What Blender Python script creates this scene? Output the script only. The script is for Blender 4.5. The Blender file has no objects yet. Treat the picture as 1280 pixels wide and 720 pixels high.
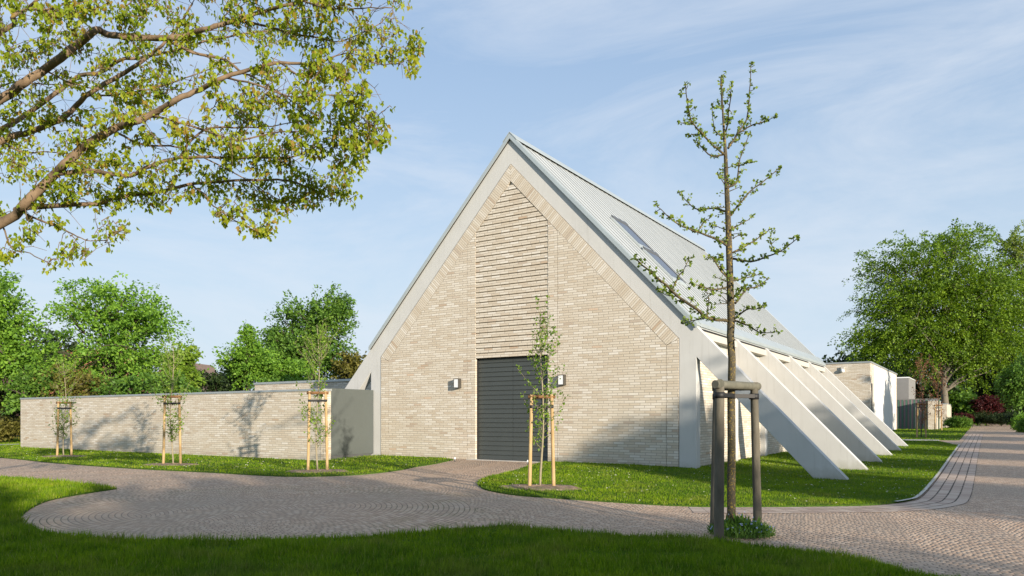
import bpy, bmesh, math, random
import numpy as np
from mathutils import Vector, noise, geometry
random.seed(7); RNG = np.random.default_rng(7)
S = bpy.context.scene; COL = S.collection
R = math.radians

# ------------------------------------------------------------------ photo calibration
F, HY, CX, EYE = 920.36, 522.756, 640.0, 1.6
O = np.array([-1.397, 28.514]); U = np.array([.83829, -.54522]); V = np.array([.54522, .83829])
ROT = math.atan2(U[1], U[0])
HO, MS, CS, HI = 12.119, 1.057, 1.596, 11.144     # gable: outer apex, slope, centre, inner apex

def sm(x):
    x = np.clip(x, 0, 1); return x*x*(3-2*x)
def sv(x, y):
    dx, dy = x-O[0], y-O[1]
    return dx*U[0]+dy*U[1], dx*V[0]+dy*V[1]
def terrain(x, y):
    s, v = sv(np.asarray(x, float), np.asarray(y, float))
    w1 = np.maximum(np.where(s < -5.3, 1.0, sm(-v/4)), sm((s-8.5)/3)*(1-sm(v/22)))
    w2 = sm((s-6)/6)*(1-sm(v/20))
    w3 = np.clip((v-18)/32, 0, 1)*sm((s-2)/6)
    return -.1*w1 - .12*w2 + .45*w3
def at(px, py, off=0.0):
    z = 0.0
    for _ in range(30):
        Y = (EYE-z)*F/max(py-HY, .5); X = (px-CX)/F*Y
        z = .5*z+.5*float(terrain(X, Y))
    return Vector((X, Y, z+off))
def W(px, py, Y):
    return Vector(((px-CX)/F*Y, Y, EYE-(py-HY)*Y/F))
def loc(s, t, z=0.0):
    p = O+s*U+t*V
    return Vector((p[0], p[1], z))

# ------------------------------------------------------------------ object helpers
def tag(o, label=None, cat=None, group=None, kind=None):
    if label: o['label'] = label
    if cat: o['category'] = cat
    if group: o['group'] = group
    if kind: o['kind'] = kind
    return o
def empty(name, l=(0, 0, 0), rz=0.0):
    o = bpy.data.objects.new(name, None); COL.objects.link(o)
    o.location = l; o.rotation_euler = (0, 0, rz); o.empty_display_size = .3
    return o
def link(name, me, mat, parent=None):
    o = bpy.data.objects.new(name, me); COL.objects.link(o)
    for m in (mat if isinstance(mat, (list, tuple)) else [mat]): me.materials.append(m)
    if parent: o.parent = parent
    return o
def np_mesh(name, verts, faces, smooth=False, uv=None):
    """verts (n,3); faces (m,k) same k"""
    me = bpy.data.meshes.new(name)
    verts = np.ascontiguousarray(verts, dtype=np.float32); faces = np.ascontiguousarray(faces, dtype=np.int32)
    n, k = faces.shape
    me.vertices.add(len(verts)); me.vertices.foreach_set('co', verts.ravel())
    me.loops.add(n*k); me.loops.foreach_set('vertex_index', faces.ravel())
    me.polygons.add(n); me.polygons.foreach_set('loop_start', np.arange(0, n*k, k, dtype=np.int32))
    try: me.polygons.foreach_set('loop_total', np.full(n, k, dtype=np.int32))
    except Exception: pass
    if smooth: me.polygons.foreach_set('use_smooth', np.ones(n, dtype=bool))
    if uv is not None:
        l = me.uv_layers.new(name='UVMap'); l.data.foreach_set('uv', np.ascontiguousarray(uv, dtype=np.float32).ravel())
    me.update(calc_edges=True); me.validate()
    return me

class MB:
    """polygon collector with metric UVs"""
    def __init__(self): self.v = []; self.f = []; self.uv = []; self.sm = []
    def face(self, pts, uvs=None, smooth=False):
        b = len(self.v); self.v += [tuple(p) for p in pts]; self.f.append(tuple(range(b, b+len(pts))))
        if uvs is None:
            p = [Vector(q) for q in pts]; n = (p[1]-p[0]).cross(p[-1]-p[0])
            a = [abs(c) for c in n]
            if a[2] >= a[0] and a[2] >= a[1]: uvs = [(q.x, q.y) for q in p]
            elif a[1] >= a[0]: uvs = [(q.x, q.z) for q in p]
            else: uvs = [(q.y, q.z) for q in p]
        self.uv.append(uvs); self.sm.append(smooth)
    def box(self, x0, y0, z0, x1, y1, z1):
        c = [(x0,y0,z0),(x1,y0,z0),(x1,y1,z0),(x0,y1,z0),(x0,y0,z1),(x1,y0,z1),(x1,y1,z1),(x0,y1,z1)]
        for f in ((0,3,2,1),(4,5,6,7),(0,1,5,4),(1,2,6,5),(2,3,7,6),(3,0,4,7)): self.face([c[i] for i in f])
        return self
    def prism_y(self, poly, y0, y1, uvf=None):
        """poly of (x,z) counter-clockwise seen from -y, extruded y0..y1"""
        self.face([(x, y0, z) for x, z in poly], [uvf(x, z) for x, z in poly] if uvf else None)
        self.face([(x, y1, z) for x, z in reversed(poly)])
        n = len(poly)
        for i in range(n):
            (a, b), (c, d) = poly[i], poly[(i+1) % n]
            self.face([(a, y0, b), (a, y1, b), (c, y1, d), (c, y0, d)])
        return self
    def tube(self, pts, rad, n=6, caps=True):
        pts = [Vector(p) for p in pts]; m = len(pts)
        if not isinstance(rad, (list, tuple)): rad = [rad]*m
        rings = []; ref = None
        for i, p in enumerate(pts):
            d = (pts[min(i+1, m-1)]-pts[max(i-1, 0)])
            if d.length < 1e-7: d = Vector((0, 0, 1))
            d.normalize()
            if ref is None: ref = Vector((1, 0, 0)) if abs(d.x) < .8 else Vector((0, 1, 0))
            a = (ref-d*ref.dot(d)).normalized(); ref = a; b = d.cross(a)
            rings.append([tuple(p+(a*math.cos(2*math.pi*k/n)+b*math.sin(2*math.pi*k/n))*rad[i]) for k in range(n)])
        base = len(self.v)
        for r in rings: self.v += r
        ln = [0.0]
        for i in range(1, m): ln.append(ln[-1]+(pts[i]-pts[i-1]).length)
        for i in range(m-1):
            for k in range(n):
                k2 = (k+1) % n
                self.f.append((base+i*n+k, base+i*n+k2, base+(i+1)*n+k2, base+(i+1)*n+k))
                self.uv.append([(k/n, ln[i]), ((k+1)/n, ln[i]), ((k+1)/n, ln[i+1]), (k/n, ln[i+1])]); self.sm.append(True)
        if caps:
            self.f.append(tuple(base+k for k in reversed(range(n)))); self.uv.append([(0, 0)]*n); self.sm.append(False)
            self.f.append(tuple(base+(m-1)*n+k for k in range(n))); self.uv.append([(0, 0)]*n); self.sm.append(False)
        return self
    def build(self, name, mat, parent=None, bevel=0):
        me = bpy.data.meshes.new(name); me.from_pydata(self.v, [], self.f)
        l = me.uv_layers.new(name='UVMap')
        flat = [c for f in self.uv for p in f for c in p]
        l.data.foreach_set('uv', flat); me.polygons.foreach_set('use_smooth', self.sm); me.update()
        o = link(name, me, mat, parent)
        if bevel:
            bm = bmesh.new(); bm.from_mesh(me); bmesh.ops.remove_doubles(bm, verts=bm.verts, dist=1e-5)
            bmesh.ops.recalc_face_normals(bm, faces=bm.faces); bm.to_mesh(me); bm.free()
            md = o.modifiers.new('bevel', 'BEVEL'); md.width = bevel; md.segments = 2; md.limit_method = 'ANGLE'; md.angle_limit = R(40)
        return o

# ------------------------------------------------------------------ material helpers
class NT:
    def __init__(self, name):
        self.m = bpy.data.materials.new(name); self.m.use_nodes = True
        self.t = self.m.node_tree; self.t.nodes.clear()
        self.out = self.n('ShaderNodeOutputMaterial')
    def n(self, typ, **kw):
        x = self.t.nodes.new(typ)
        for k, v in kw.items(): setattr(x, k, v)
        return x
    def l(self, a, b): self.t.links.new(a, b)
    def setin(self, sock, v):
        if hasattr(v, 'is_output') or isinstance(v, bpy.types.NodeSocket): self.l(v, sock)
        elif v is not None:
            if isinstance(v, (tuple, list)) and len(v) == 3 and sock.type == 'RGBA': v = (*v, 1)
            sock.default_value = v
    def math(self, op, a, b=None, c=None, clamp=False):
        x = self.n('ShaderNodeMath', operation=op, use_clamp=clamp)
        self.setin(x.inputs[0], a)
        if b is not None: self.setin(x.inputs[1], b)
        if c is not None: self.setin(x.inputs[2], c)
        return x.outputs[0]
    def mix(self, fac, a, b, blend='MIX'):
        x = self.n('ShaderNodeMix', data_type='RGBA', blend_type=blend)
        self.setin(x.inputs[0], fac); self.setin(x.inputs[6], a); self.setin(x.inputs[7], b)
        return x.outputs[2]
    def noise(self, vec, scale, detail=3, rough=.55, dim='3D', dist=0):
        x = self.n('ShaderNodeTexNoise', noise_dimensions=dim)
        if vec is not None: self.l(vec, x.inputs['Vector'])
        x.inputs['Scale'].default_value = scale; x.inputs['Detail'].default_value = detail
        x.inputs['Roughness'].default_value = rough; x.inputs['Distortion'].default_value = dist
        return x.outputs[0]
    def ramp(self, fac, stops, interp='LINEAR'):
        x = self.n('ShaderNodeValToRGB'); x.color_ramp.interpolation = interp
        e = x.color_ramp.elements
        while len(e) > 1: e.remove(e[0])
        e[0].position = stops[0][0]; e[0].color = (*stops[0][1], 1)
        for p, c in stops[1:]:
            q = e.new(p); q.color = (*c, 1)
        self.l(fac, x.inputs[0]); return x.outputs[0]
    def maprange(self, v, a, b, c=0., d=1.):
        x = self.n('ShaderNodeMapRange'); x.clamp = True
        self.setin(x.inputs[0], v)
        for i, q in enumerate((a, b, c, d)): x.inputs[i+1].default_value = q
        return x.outputs[0]
    def coord(self, which='Object'):
        return self.n('ShaderNodeTexCoord').outputs[which]
    def geo(self, which='Position'): return self.n('ShaderNodeNewGeometry').outputs[which]
    def sep(self, v):
        x = self.n('ShaderNodeSeparateXYZ'); self.l(v, x.inputs[0]); return x.outputs
    def comb(self, a, b, c=0.):
        x = self.n('ShaderNodeCombineXYZ')
        for i, q in enumerate((a, b, c)): self.setin(x.inputs[i], q)
        return x.outputs[0]
    def white(self, vec):
        x = self.n('ShaderNodeTexWhiteNoise', noise_dimensions='3D'); self.l(vec, x.inputs[0]); return x.outputs[0]
    def mapping(self, vec, scale=(1, 1, 1), rot=(0, 0, 0)):
        x = self.n('ShaderNodeMapping'); self.l(vec, x.inputs[0]); x.inputs['Scale'].default_value = scale; x.inputs['Rotation'].default_value = rot
        return x.outputs[0]
    def bsdf(self, color, rough=.7, metal=0., height=None, bump=.3, dist=.02, spec=.5):
        b = self.n('ShaderNodeBsdfPrincipled')
        self.setin(b.inputs['Base Color'], color); self.setin(b.inputs['Roughness'], rough); self.setin(b.inputs['Metallic'], metal)
        b.inputs['Specular IOR Level'].default_value = spec
        if height is not None:
            q = self.n('ShaderNodeBump'); q.inputs['Strength'].default_value = bump; q.inputs['Distance'].default_value = dist
            self.l(height, q.inputs['Height']); self.l(q.outputs[0], b.inputs['Normal'])
        return b.outputs[0]
    def done(self, sh): self.l(sh, self.out.inputs[0]); return self.m

def mat_plain(name, col, rough=.6, metal=0., var=.08, scale=3., spec=.5, bump=.0):
    t = NT(name); p = t.coord(); n = t.noise(p, scale, 5, .6)
    a = tuple(c*(1-var) for c in col); b = tuple(min(1, c*(1+var)) for c in col)
    n2 = t.noise(p, scale*14, 3)
    c = t.mix(t.maprange(n, .3, .7), a, b)
    return t.done(t.bsdf(c, rough, metal, n2 if bump else None, bump, .01, spec))

def mat_brick(name, bw=.39, bh=.088, stack=False):
    t = NT(name); uv = t.sep(t.coord('UV')); u, v = uv[0], uv[1]
    vr = t.math('DIVIDE', v, bh); row = t.math('FLOOR', vr); fv = t.math('FRACT', vr)
    rr = t.white(t.comb(row, 3.3, 1.7))
    off = t.math('ADD', t.math('MULTIPLY', row, 0.0 if stack else .5), t.math('MULTIPLY', rr, 0.0 if stack else .22))
    ur = t.math('ADD', t.math('DIVIDE', u, bw), off); col = t.math('FLOOR', ur); fu = t.math('FRACT', ur)
    eu = t.math('ABSOLUTE', t.math('SUBTRACT', fu, .5)); ev = t.math('ABSOLUTE', t.math('SUBTRACT', fv, .5))
    mu = t.maprange(eu, .5-.04, .5-.028); mv = t.maprange(ev, .5-.12, .5-.075)
    mort = t.math('MAXIMUM', mu, mv)
    rnd = t.white(t.comb(col, row, .5)); rnd2 = t.white(t.comb(col, row, 9.5))
    c = t.ramp(rnd, [(0, (.52, .45, .355)), (.3, (.565, .51, .42)), (.6, (.60, .55, .465)), (.88, (.645, .605, .53)), (1, (.70, .67, .61))])
    odd = t.maprange(rnd2, .972, .978)
    c = t.mix(t.math('MULTIPLY', odd, .65), c, t.ramp(rnd, [(0, (.42, .28, .17)), (.5, (.38, .31, .25)), (1, (.52, .34, .2))]))
    pos = t.geo(); big = t.noise(pos, .6, 4)
    fine = t.noise(t.mapping(pos, (6, 6, 25)), 3, 3)
    c = t.mix(t.maprange(fine, .35, .75, 0, .22), c, (.50, .41, .31))
    c = t.mix(t.math('MAXIMUM', t.math('MULTIPLY', mu, .7), mv), c, (.36, .32, .265))
    c = t.mix(t.maprange(big, .3, .7, 0, .12), c, (.45, .40, .34))
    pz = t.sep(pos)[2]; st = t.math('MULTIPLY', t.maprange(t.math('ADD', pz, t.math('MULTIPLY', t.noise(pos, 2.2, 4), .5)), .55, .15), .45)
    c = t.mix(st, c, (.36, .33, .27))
    h = t.math('ADD', t.math('SUBTRACT', 1., mort), t.math('MULTIPLY', fine, .4))
    return t.done(t.bsdf(c, .85, 0, h, .55, .012, .25))

def mat_leaf(name, cols, trans=.45, rust=None, rough=.55):
    t = NT(name); r = t.geo('Random Per Island'); pos = t.geo()
    n = t.noise(pos, .45, 2)
    f = t.math('ADD', t.math('MULTIPLY', r, .65), t.math('MULTIPLY', t.maprange(n, .3, .7), .35))
    k = len(cols)-1
    c = t.ramp(f, [(i/k, q) for i, q in enumerate(cols)])
    if rust: c = t.mix(t.maprange(t.white(t.comb(r, r, r)), .88, .9), c, rust)
    b = t.n('ShaderNodeBsdfPrincipled'); t.l(c, b.inputs['Base Color']); b.inputs['Roughness'].default_value = rough
    b.inputs['Specular IOR Level'].default_value = .3
    tr = t.n('ShaderNodeBsdfTranslucent'); t.l(t.mix(1., c, (1.35, 1.3, .5), 'MULTIPLY'), tr.inputs[0])
    mx = t.n('ShaderNodeMixShader'); mx.inputs[0].default_value = trans
    t.l(b.outputs[0], mx.inputs[1]); t.l(tr.outputs[0], mx.inputs[2])
    return t.done(mx.outputs[0])

def mat_bark(name, a, b, scale=8, lichen=None):
    t = NT(name); p = t.coord(); n = t.noise(t.mapping(p, (1, 1, .35)), scale, 6, .65)
    c = t.mix(t.maprange(n, .3, .7), a, b)
    if lichen: c = t.mix(t.maprange(t.noise(p, scale*2.2, 4), .56, .62), c, lichen)
    return t.done(t.bsdf(c, .9, 0, n, .8, .02, .2))

M = {}
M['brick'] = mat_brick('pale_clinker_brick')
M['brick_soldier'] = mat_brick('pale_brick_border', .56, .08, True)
def concrete():
    t = NT('pale_concrete'); p = t.coord(); a = t.noise(p, .9, 5, .6); b = t.noise(p, 30, 3)
    st = t.noise(t.mapping(p, (1.5, 1.5, .25)), 2.5, 4)
    c = t.mix(t.maprange(a, .3, .7), (.50, .505, .495), (.55, .555, .545))
    c = t.mix(t.maprange(st, .55, .8, 0, .25), c, (.37, .37, .35))
    rs = t.noise(t.mapping(p, (5, 5, .35)), 1.6, 5, .65); c = t.mix(t.maprange(rs, .56, .72, 0, .3), c, (.33, .325, .30))
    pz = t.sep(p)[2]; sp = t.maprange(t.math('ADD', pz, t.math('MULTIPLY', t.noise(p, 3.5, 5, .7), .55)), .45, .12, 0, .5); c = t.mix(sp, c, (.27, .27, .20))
    return t.done(t.bsdf(c, .75, 0, b, .15, .004, .3))
M['concrete'] = concrete()
M['concrete_beam'] = mat_plain('cream_concrete', (.50, .48, .43), .75, 0, .05, 1.2, .3)
M['plinth'] = mat_plain('grey_plinth', (.36, .355, .34), .85, 0, .15, 2.5, .3)
def zinc():
    t = NT('standing_seam_zinc'); p = t.coord(); s = t.sep(p)
    n = t.noise(t.mapping(p, (.5, .9, .5)), 1.2, 4)
    sheet = t.white(t.comb(t.math('FLOOR', t.math('DIVIDE', t.math('SUBTRACT', s[1], .62), .48)), 1., 2.))
    c = t.mix(t.maprange(n, .3, .7), (.44, .465, .465), (.50, .525, .525))
    c = t.mix(t.math('MULTIPLY', sheet, .3), c, (.56, .585, .585))
    return t.done(t.bsdf(c, t.maprange(n, .3, .7, .42, .5), .2))
M['zinc'] = zinc()
M['seam'] = mat_plain('shaded_zinc_seam', (.24, .26, .26), .5, .2, .05, 1.5)  # same zinc as the sheets; shade of the seam sides painted in darker
M['zinc_trim'] = mat_plain('zinc_trim', (.50, .545, .54), .42, .5, .06, 1.5)
M['coping'] = mat_plain('zinc_coping', (.42, .45, .46), .45, .5, .1, 1.5)
M['black'] = mat_plain('black_gap', (.015, .015, .016), .7)
M['door'] = mat_plain('dark_green_grey_metal', (.058, .066, .062), .45, .1, .05, 1.5)
M['gate'] = mat_plain('grey_green_powder_coat', (.092, .106, .102), .5, .1, .04, .8)
M['lampframe'] = mat_plain('lamp_frame', (.10, .095, .085), .4, .5)
M['lampglass'] = mat_plain('opal_glass', (.78, .80, .82), .2, 0, .02)
M['glass'] = mat_plain('roof_glass', (.07, .075, .095), .22, .0, .03)
M['strip_glass'] = mat_plain('pale_window_strip', (.48, .52, .50), .25, 0, .05)
M['dark_frame'] = mat_plain('dark_frame', (.11, .115, .12), .45, .3)
M['metal_clad'] = mat_plain('grey_cladding', (.26, .255, .25), .55, .2, .05)
M['wood_new'] = mat_bark('peeled_pine_wood', (.34, .22, .10), (.50, .37, .20), 7)
M['wood_bar'] = mat_bark('brown_wood', (.15, .075, .035), (.25, .14, .065), 9)
M['wood_old'] = mat_bark('weathered_grey_wood', (.085, .078, .06), (.16, .145, .115), 6)
M['wood_pale'] = mat_bark('weathered_end_wood', (.10, .10, .078), (.175, .17, .135), 6)
M['strap'] = mat_plain('black_rubber', (.012, .012, .013), .6)
M['bark_lichen'] = mat_bark('bark_with_lichen', (.045, .04, .028), (.11, .095, .065), 16, (.26, .19, .045))
M['bark_maple'] = mat_bark('brown_maple_bark', (.12, .085, .055), (.23, .165, .105), 9)
M['bark_dark'] = mat_bark('dark_bark', (.05, .042, .032), (.11, .092, .07), 3)
M['bark_beech'] = mat_bark('grey_beech_bark', (.11, .10, .08), (.20, .175, .14), 1.5)
M['bark_young'] = mat_bark('young_bark', (.22, .19, .13), (.34, .30, .21), 14)
M['lf_maple'] = mat_leaf('spring_maple_leaves', [(.12, .20, .012), (.22, .30, .018), (.32, .37, .025), (.42, .43, .04)], .5, (.32, .22, .04))
M['lf_bud'] = mat_leaf('opening_buds', [(.08, .14, .02), (.17, .25, .03), (.28, .34, .06)], .35)
M['lf_young'] = mat_leaf('young_tree_leaves', [(.09, .18, .02), (.17, .29, .03), (.27, .37, .05)], .4)
M['lf_a'] = mat_leaf('fresh_green_leaves', [(.064, .156, .022), (.147, .294, .033), (.258, .432, .046)], .35)
M['lf_b'] = mat_leaf('mid_green_leaves', [(.044, .103, .021), (.095, .199, .028), (.172, .293, .038)], .3)
M['lf_beech'] = mat_leaf('beech_leaves', [(.025, .06, .010), (.09, .17, .014), (.17, .28, .018), (.29, .42, .03)], .36)
M['lf_pale'] = mat_leaf('pale_tree_leaves', [(.10, .16, .03), (.17, .25, .04), (.27, .34, .07)], .4)
M['lf_dark'] = mat_leaf('dark_leaves', [(.012, .026, .010), (.026, .050, .014), (.048, .079, .018)], .2)
M['lf_olive'] = mat_leaf('olive_leaves', [(.065, .065, .016), (.130, .130, .026), (.208, .182, .039)], .3)
M['lf_red'] = mat_leaf('dark_red_leaves', [(.03, .006, .008), (.07, .012, .014), (.12, .02, .02)], .2)
M['lf_copper'] = mat_leaf('copper_young_leaves', [(.20, .08, .05), (.32, .15, .09)], .3)
M['lf_willow'] = mat_leaf('weeping_dark_leaves', [(.02, .03, .008), (.045, .06, .014), (.075, .09, .018)], .2)
M['roof_red'] = mat_plain('red_roof_tile', (.36, .15, .08), .85, 0, .25, 4)
M['roof_brown'] = mat_plain('brown_roof_tile', (.17, .12, .10), .85, 0, .2, 4)
M['house_wall'] = mat_plain('red_house_brick', (.30, .17, .11), .85, 0, .15, 4)
M['window_dark'] = mat_plain('window_dark', (.04, .045, .05), .1)
M['mulch'] = mat_bark('bark_mulch', (.13, .085, .06), (.34, .26, .19), 9)
M['path'] = mat_plain('pale_concrete_path', (.46, .43, .40), .85, 0, .12, 2.5, .3)
M['kerb'] = mat_plain('pale_kerb', (.50, .48, .44), .85, 0, .12, 5, .3)
M['plaster'] = mat_plain('white_render', (.66, .65, .63), .85, 0, .06, 1.0, .3)
M['petal'] = mat_plain('pale_petals', (.62, .62, .50), .7)
M['blue'] = mat_plain('blue_petals', (.28, .36, .62), .7)

def mat_grass(name, dark=(.065, .15, .010), light=(.23, .35, .008)):
    t = NT(name); p = t.geo(); n1 = t.noise(p, .35, 4); n2 = t.noise(p, 4, 4); r = t.geo('Random Per Island')
    f = t.math('ADD', t.math('MULTIPLY', n1, .4), t.math('ADD', t.math('MULTIPLY', n2, .3), t.math('MULTIPLY', r, .35)))
    f = t.math('ADD', f, t.math('MULTIPLY', t.math('SUBTRACT', t.noise(p, 1.1, 3), .5), .5))
    c = t.ramp(f, [(.30, dark), (.52, tuple((a+b)/2 for a, b in zip(dark, light))), (.70, light), (.9, (light[0]*1.6, light[1]*1.15, light[2]*1.6))])
    c = t.mix(t.maprange(t.noise(p, .8, 5, .7), .50, .68, 0, .6), c, (.25, .26, .05)); c = t.mix(t.maprange(t.noise(p, .45, 4, .6), .5, .66, 0, .45), c, (.06, .13, .02)); c = t.mix(t.maprange(r, .93, .95, 0, .6), c, (.33, .29, .12))
    b = t.n('ShaderNodeBsdfPrincipled'); t.l(c, b.inputs['Base Color']); b.inputs['Roughness'].default_value = .6
    b.inputs['Specular IOR Level'].default_value = .1
    tr = t.n('ShaderNodeBsdfTranslucent'); t.l(c, tr.inputs[0])
    mx = t.n('ShaderNodeMixShader'); mx.inputs[0].default_value = .3
    t.l(b.outputs[0], mx.inputs[1]); t.l(tr.outputs[0], mx.inputs[2])
    return t.done(mx.outputs[0])
M['blades'] = mat_grass('grass_blades')
def mat_turf():
    t = NT('turf_soil'); p = t.geo(); n = t.noise(p, 9, 6, .7); n2 = t.noise(p, .5, 3)
    c = t.mix(t.maprange(n, .3, .7), (.028, .065, .010), (.075, .14, .015))
    c = t.mix(t.maprange(n2, .55, .8, 0, .3), c, (.12, .15, .04))
    return t.done(t.bsdf(c, .95, 0, n, .9, .05, .1))
M['turf'] = mat_turf()

def mat_paving():
    t = NT('cobble_paving'); p = t.geo(); s = t.sep(p); x, y = s[0], s[1]
    wob = t.noise(p, .9, 2); wobs = t.math('MULTIPLY', t.math('SUBTRACT', wob, .5), .22)
    # zone 1: rings round the turning place
    cx, cy = -5.0, 13.9
    dx = t.math('SUBTRACT', x, cx); dy = t.math('SUBTRACT', y, cy)
    rr = t.math('SQRT', t.math('ADD', t.math('MULTIPLY', dx, dx), t.math('MULTIPLY', dy, dy)))
    th = t.math('ARCTAN2', dy, dx)
    # zone 2: segmental arcs
    u2 = t.math('ADD', t.math('MULTIPLY', x, .93), t.math('MULTIPLY', y, -.37)); v2 = t.math('ADD', t.math('MULTIPLY', x, .37), t.math('MULTIPLY', y, .93))
    seg = 1.5; fr = t.math('SUBTRACT', t.math('MULTIPLY', t.math('FRACT', t.math('DIVIDE', u2, seg)), 2.), 1.)
    arc = t.math('MULTIPLY', t.math('SUBTRACT', 1., t.math('MULTIPLY', fr, fr)), .42)
    v2b = t.math('SUBTRACT', v2, arc)
    rw = t.math('ADD', rr, t.math('MULTIPLY', wobs, 1.)); zone = t.math('MULTIPLY', t.math('LESS_THAN', rw, 4.3), t.math('GREATER_THAN', rw, 1.9))
    inv = t.math('SUBTRACT', 1., zone)
    vv = t.math('ADD', t.math('MULTIPLY', rr, zone), t.math('MULTIPLY', t.math('ADD', v2b, t.math('MULTIPLY', wobs, .3)), inv))
    uu = t.math('ADD', t.math('MULTIPLY', t.math('MULTIPLY', th, 3.4), zone), t.math('MULTIPLY', u2, inv))
    vr = t.math('DIVIDE', vv, .10); row = t.math('FLOOR', vr); fv = t.math('FRACT', vr)
    ro = t.white(t.comb(row, 1., 4.))
    ur = t.math('ADD', t.math('DIVIDE', uu, .125), t.math('ADD', t.math('MULTIPLY', row, .5), t.math('MULTIPLY', ro, .3)))
    col = t.math('FLOOR', ur); fu = t.math('FRACT', ur)
    jn = t.noise(p, 22, 3)
    jw = t.math('MULTIPLY', t.math('SUBTRACT', jn, .5), .16)
    eu = t.math('ADD', t.math('ABSOLUTE', t.math('SUBTRACT', fu, .5)), jw); ev = t.math('ADD', t.math('ABSOLUTE', t.math('SUBTRACT', fv, .5)), jw)
    e = t.math('MAXIMUM', eu, ev)
    joint = t.maprange(e, .38, .47)
    rnd = t.white(t.comb(col, row, 7.))
    c = t.ramp(rnd, [(0, (.45, .30, .205)), (.4, (.57, .39, .265)), (.75, (.64, .455, .32)), (1, (.70, .53, .39))])
    big = t.noise(p, .25, 4); c = t.mix(t.maprange(big, .35, .65, 0, .6), c, (.41, .325, .245))
    fine = t.noise(p, 60, 2); c = t.mix(t.maprange(fine, .3, .7, 0, .25), c, (.36, .28, .21))
    moss = t.math('MULTIPLY', t.maprange(rr, 2.0, 4.0), t.maprange(rr, 5.5, 4.2))
    mn = t.math('MULTIPLY', moss, t.maprange(t.noise(p, 1.6, 3), .42, .6))
    jc = t.mix(mn, (.155, .125, .10), (.05, .075, .015))
    joint = t.math('MULTIPLY', joint, t.maprange(mn, 0, 1, .8, 1.))
    c = t.mix(joint, c, jc)
    h = t.math('ADD', t.math('SUBTRACT', 1., t.maprange(e, .2, .5)), t.math('ADD', t.math('MULTIPLY', rnd, .35), t.math('MULTIPLY', fine, .15)))
    return t.done(t.bsdf(c, .8, 0, h, .55, .022, .3))
M['paving'] = mat_paving()
def mat_strip():
    t = NT('paver_strip'); uv = t.sep(t.coord('UV')); p = t.geo()
    ur = t.math('DIVIDE', uv[0], .235); vr = t.math('DIVIDE', uv[1], .25)
    eu = t.math('ABSOLUTE', t.math('SUBTRACT', t.math('FRACT', ur), .5)); ev = t.math('ABSOLUTE', t.math('SUBTRACT', t.math('FRACT', vr), .5))
    n = t.noise(p, 3, 4)
    ju = t.math('MULTIPLY', t.maprange(eu, .425, .45), t.maprange(n, .35, .5, .45, 1.)); jv = t.math('MULTIPLY', t.maprange(ev, .46, .48), .5)
    j = t.math('MAXIMUM', ju, jv)
    rnd = t.white(t.comb(t.math('FLOOR', ur), t.math('FLOOR', vr), 2.))
    c = t.ramp(rnd, [(0, (.40, .29, .23)), (.5, (.49, .37, .29)), (1, (.56, .45, .36))])
    c = t.mix(t.maprange(t.noise(p, 30, 3), .3, .7, 0, .2), c, (.24, .2, .17))
    c = t.mix(j, c, (.04, .033, .022))
    return t.done(t.bsdf(c, .8, 0, t.math('SUBTRACT', 1., j), .6, .02, .3))
M['strip'] = mat_strip()

# ------------------------------------------------------------------ ground and lawns
def grid_ground():
    xs = np.concatenate([[-600, -400, -250, -160, -110], np.arange(-80, 90.1, .75), [110, 160, 250, 400, 600]])
    ys = np.concatenate([[-300, -150, -80, -45], np.arange(-30, 120.1, .75), [150, 200, 300, 450, 700]])
    X, Y = np.meshgrid(xs, ys); Z = terrain(X, Y)-.06
    n, m = X.shape; idx = np.arange(n*m).reshape(n, m)
    f = np.stack([idx[:-1, :-1], idx[:-1, 1:], idx[1:, 1:], idx[1:, :-1]], -1).reshape(-1, 4)
    o = link('ground', np_mesh('ground', np.stack([X, Y, Z], -1).reshape(-1, 3), f, True), M['turf'])
    tag(o, kind='structure')
grid_ground()

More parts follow.
